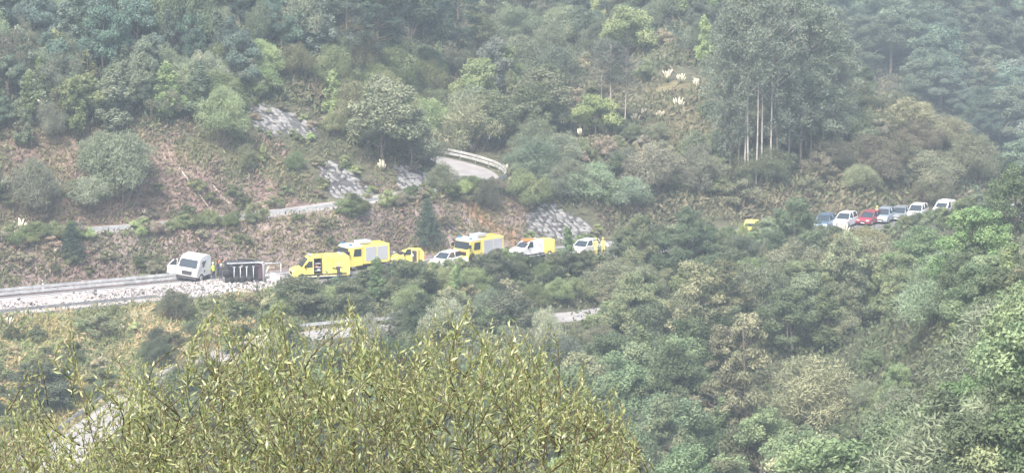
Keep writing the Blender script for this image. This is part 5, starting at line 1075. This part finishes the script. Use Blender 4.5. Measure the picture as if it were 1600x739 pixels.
for (x, y, Y, tall) in tips:
    tip = PY(x, y, Y); L = rs.uniform(.28, .55) if tall else rs.uniform(.22, .42)
    lean = Vector((rs.normal()*(.32 if tall else .6)+(x-470)/2600, rs.normal()*.4, 1)).normalized(); base = tip-lean*L; bow = Vector((rs.normal()*.05, rs.normal()*.05, 0))
    pts = [base.lerp(tip, q)+bow*(4*q*(1-q)) for q in (0, .25, .5, .75, 1)]
    tk = 1.9 if rs.rand() < .14 else 1.; twigs.tube([p-wroot_p for p in pts], [.0024*tk, .002*tk, .0017*tk, .0013*tk, .0008], 0, 4); lsz = rs.uniform(.62, 1.12)
    nL = int(L/.0145); ph = rs.rand()*6.28; tcol = TC[rs.randint(3)]
    for j in range(nL):
        q = j/nL*.98+.02; k_ = min(3, int(q*4)); p = pts[k_].lerp(pts[k_+1], q*4-k_); ax = (pts[k_+1]-pts[k_]).normalized(); ph += 2.4+rs.normal()*.3
        side = ax.orthogonal().normalized(); side = Matrix.Rotation(ph, 3, ax) @ side; sp = math.radians(rs.uniform(28, 85)*(1-.5*q)); d = (ax*math.cos(sp)+side*math.sin(sp)+Vector((0, 0, -.12*rs.rand()))).normalized()
        n_ = (ax-d*ax.dot(d)).normalized(); n_ = Matrix.Rotation(rs.normal()*.5, 3, d) @ n_
        LP.append(p); LT.append(d); LN.append(n_); LS.append(lsz*rs.uniform(.034, .060)*(1-.4*q**3)); LC.append(TC[rs.choice(6, p=[.28, .24, .2, .1, .12, .06])] if rs.rand() < .6 else tcol)
LP, LT, LN, LS, LC = (np.array(a, float) for a in (LP, LT, LN, LS, LC)); LB = np.cross(LN, LT)
near_i = np.argsort(LP[:, 1]/LS)[:300]; rest = np.setdiff1d(np.arange(len(LP)), near_i)
def leaves_geo(ix):
    V = LP[ix, None]-np.array(wroot_p)+LS[ix, None, None]*(leafV[None, :, 0:1]*LT[ix, None]+leafV[None, :, 1:2]*LB[ix, None]+leafV[None, :, 2:3]*LN[ix, None]); return V.reshape(-1, 3), (np.arange(len(ix))[:, None, None]*5+LF3[None]).reshape(-1, 3)
wm = bpy.data.materials.new('willow_leaf_shared'); wm = M['willow']
V, F = leaves_geo(rest)
lo_ = link('leaves', np_mesh('leaves', V, F, [foliage_mat('willow_foliage', .35, False, .05)], tone=np.repeat(rs.rand(len(rest))*.8+.1, 5), col=np.repeat(LC[rest], 5, 0)), wil); lo_['kind'] = 'stuff'
lme = np_mesh('leaf', leafV, LF3, [foliage_mat('willow_leaf', .35, True, .05)], tone=np.full(5, .5))
for i in near_i:
    o = link('leaf', lme, wil); m3 = Matrix((LT[i], LB[i], LN[i])).transposed().to_4x4()
    o.matrix_basis = Matrix.Translation(Vector(LP[i])-wroot_p) @ m3 @ Matrix.Scale(float(LS[i]), 4); o.color = (*(LC[i]*rs.uniform(.8, 1.2)), 1)
tw_ = twigs.build('twigs', M['stem'], wil); tw_['kind'] = 'stuff'
mains = [(x, e, Y) for x, e, Y in [(40, 640, 15), (112, 560, 14.6), (190, 590, 15.5), (250, 600, 14.4), (340, 520, 14.7), (400, 560, 16), (440, 540, 15), (500, 620, 15.6), (548, 540, 14.6), (610, 590, 15.5), (660, 620, 14.5), (735, 540, 15.2), (800, 570, 16), (860, 590, 15), (910, 640, 14.6), (950, 660, 15.4), (290, 650, 16.5), (580, 680, 14.2), (700, 690, 16.4), (450, 690, 14.2)]]
for x, e, Y in mains:
    tp_ = PY(x, e, Y); foot = Vector((-.9+rs.normal()*.25+(x-470)/2200, 15.5+rs.normal()*.2, 0)); foot.z = hz(foot.x, foot.y)-.1; mid_ = foot.lerp(tp_, .45)+Vector(((tp_.x-foot.x)*.30, 0, -.1))
    pts = [foot.lerp(mid_, q) for q in (0, .5)]+[mid_.lerp(tp_, q) for q in (0, .35, .7, 1)]
    MB().tube([p-wroot_p for p in pts], [.026, .018, .010, .006, .004, .002], 0, 6).build('branch', M['stem'], wil)
    for j in range(7 if x > 240 else 0):                             # side branches
        q = rs.uniform(.3, .95); a = mid_.lerp(tp_, q); b = a+Vector((rs.normal()*.12, rs.normal()*.2, rs.uniform(.15, .4))); 
        if b.z > tp_.z+.05: b.z = tp_.z
        MB().tube([p-wroot_p for p in (a, a.lerp(b, .5)+Vector((rs.normal()*.03, 0, -.02)), b)], [.004, .003, .0015], 0, 5).build('side_branch', M['stem'], wil)

# ------------------------------------------------------------------ labels: alike neighbours are told apart by their order from the left
byl = {}
for o in COL.objects:
    if o.get('category') and o.get('group'): byl.setdefault(o['label'], []).append(o)
ORDS = ['leftmost'] + [w_+' from left' for w_ in 'second third fourth fifth sixth seventh eighth ninth tenth eleventh twelfth thirteenth fourteenth fifteenth'.split()]
for lb, os_ in byl.items():
    if 1 < len(os_) <= 15:
        os_.sort(key=lambda o: proj(*o.location)[0])
        for i_, o in enumerate(os_):
            new = f"{lb}, {ORDS[i_]}"
            if len(new.split()) > 16: new = new.replace('pale ', '', 1).replace('well ', '').replace('large ', '').replace('just ', '')
            if len(new.split()) <= 16: o['label'] = new
# ------------------------------------------------------------------ air
hb = MB().box((0, 400, 27), (1300, 1200, 130)); hm = bpy.data.materials.new('haze'); hm.use_nodes = True; n_ = hm.node_tree.nodes; n_.clear()
o_ = n_.new('ShaderNodeOutputMaterial'); pv = n_.new('ShaderNodeVolumePrincipled'); pv.inputs['Color'].default_value = (.80, .93, 1.0, 1); pv.inputs['Density'].default_value = HAZE; pv.inputs['Anisotropy'].default_value = .2
hm.node_tree.links.new(pv.outputs[0], o_.inputs['Volume']); hb.build('haze', hm)['kind'] = 'stuff'
bpy.data.objects['haze']['label'] = 'thin pale air over the whole valley'

from collections import Counter
print(Counter(o.name.split('.')[0] for o in bpy.data.objects if o.get('category')).most_common(14))
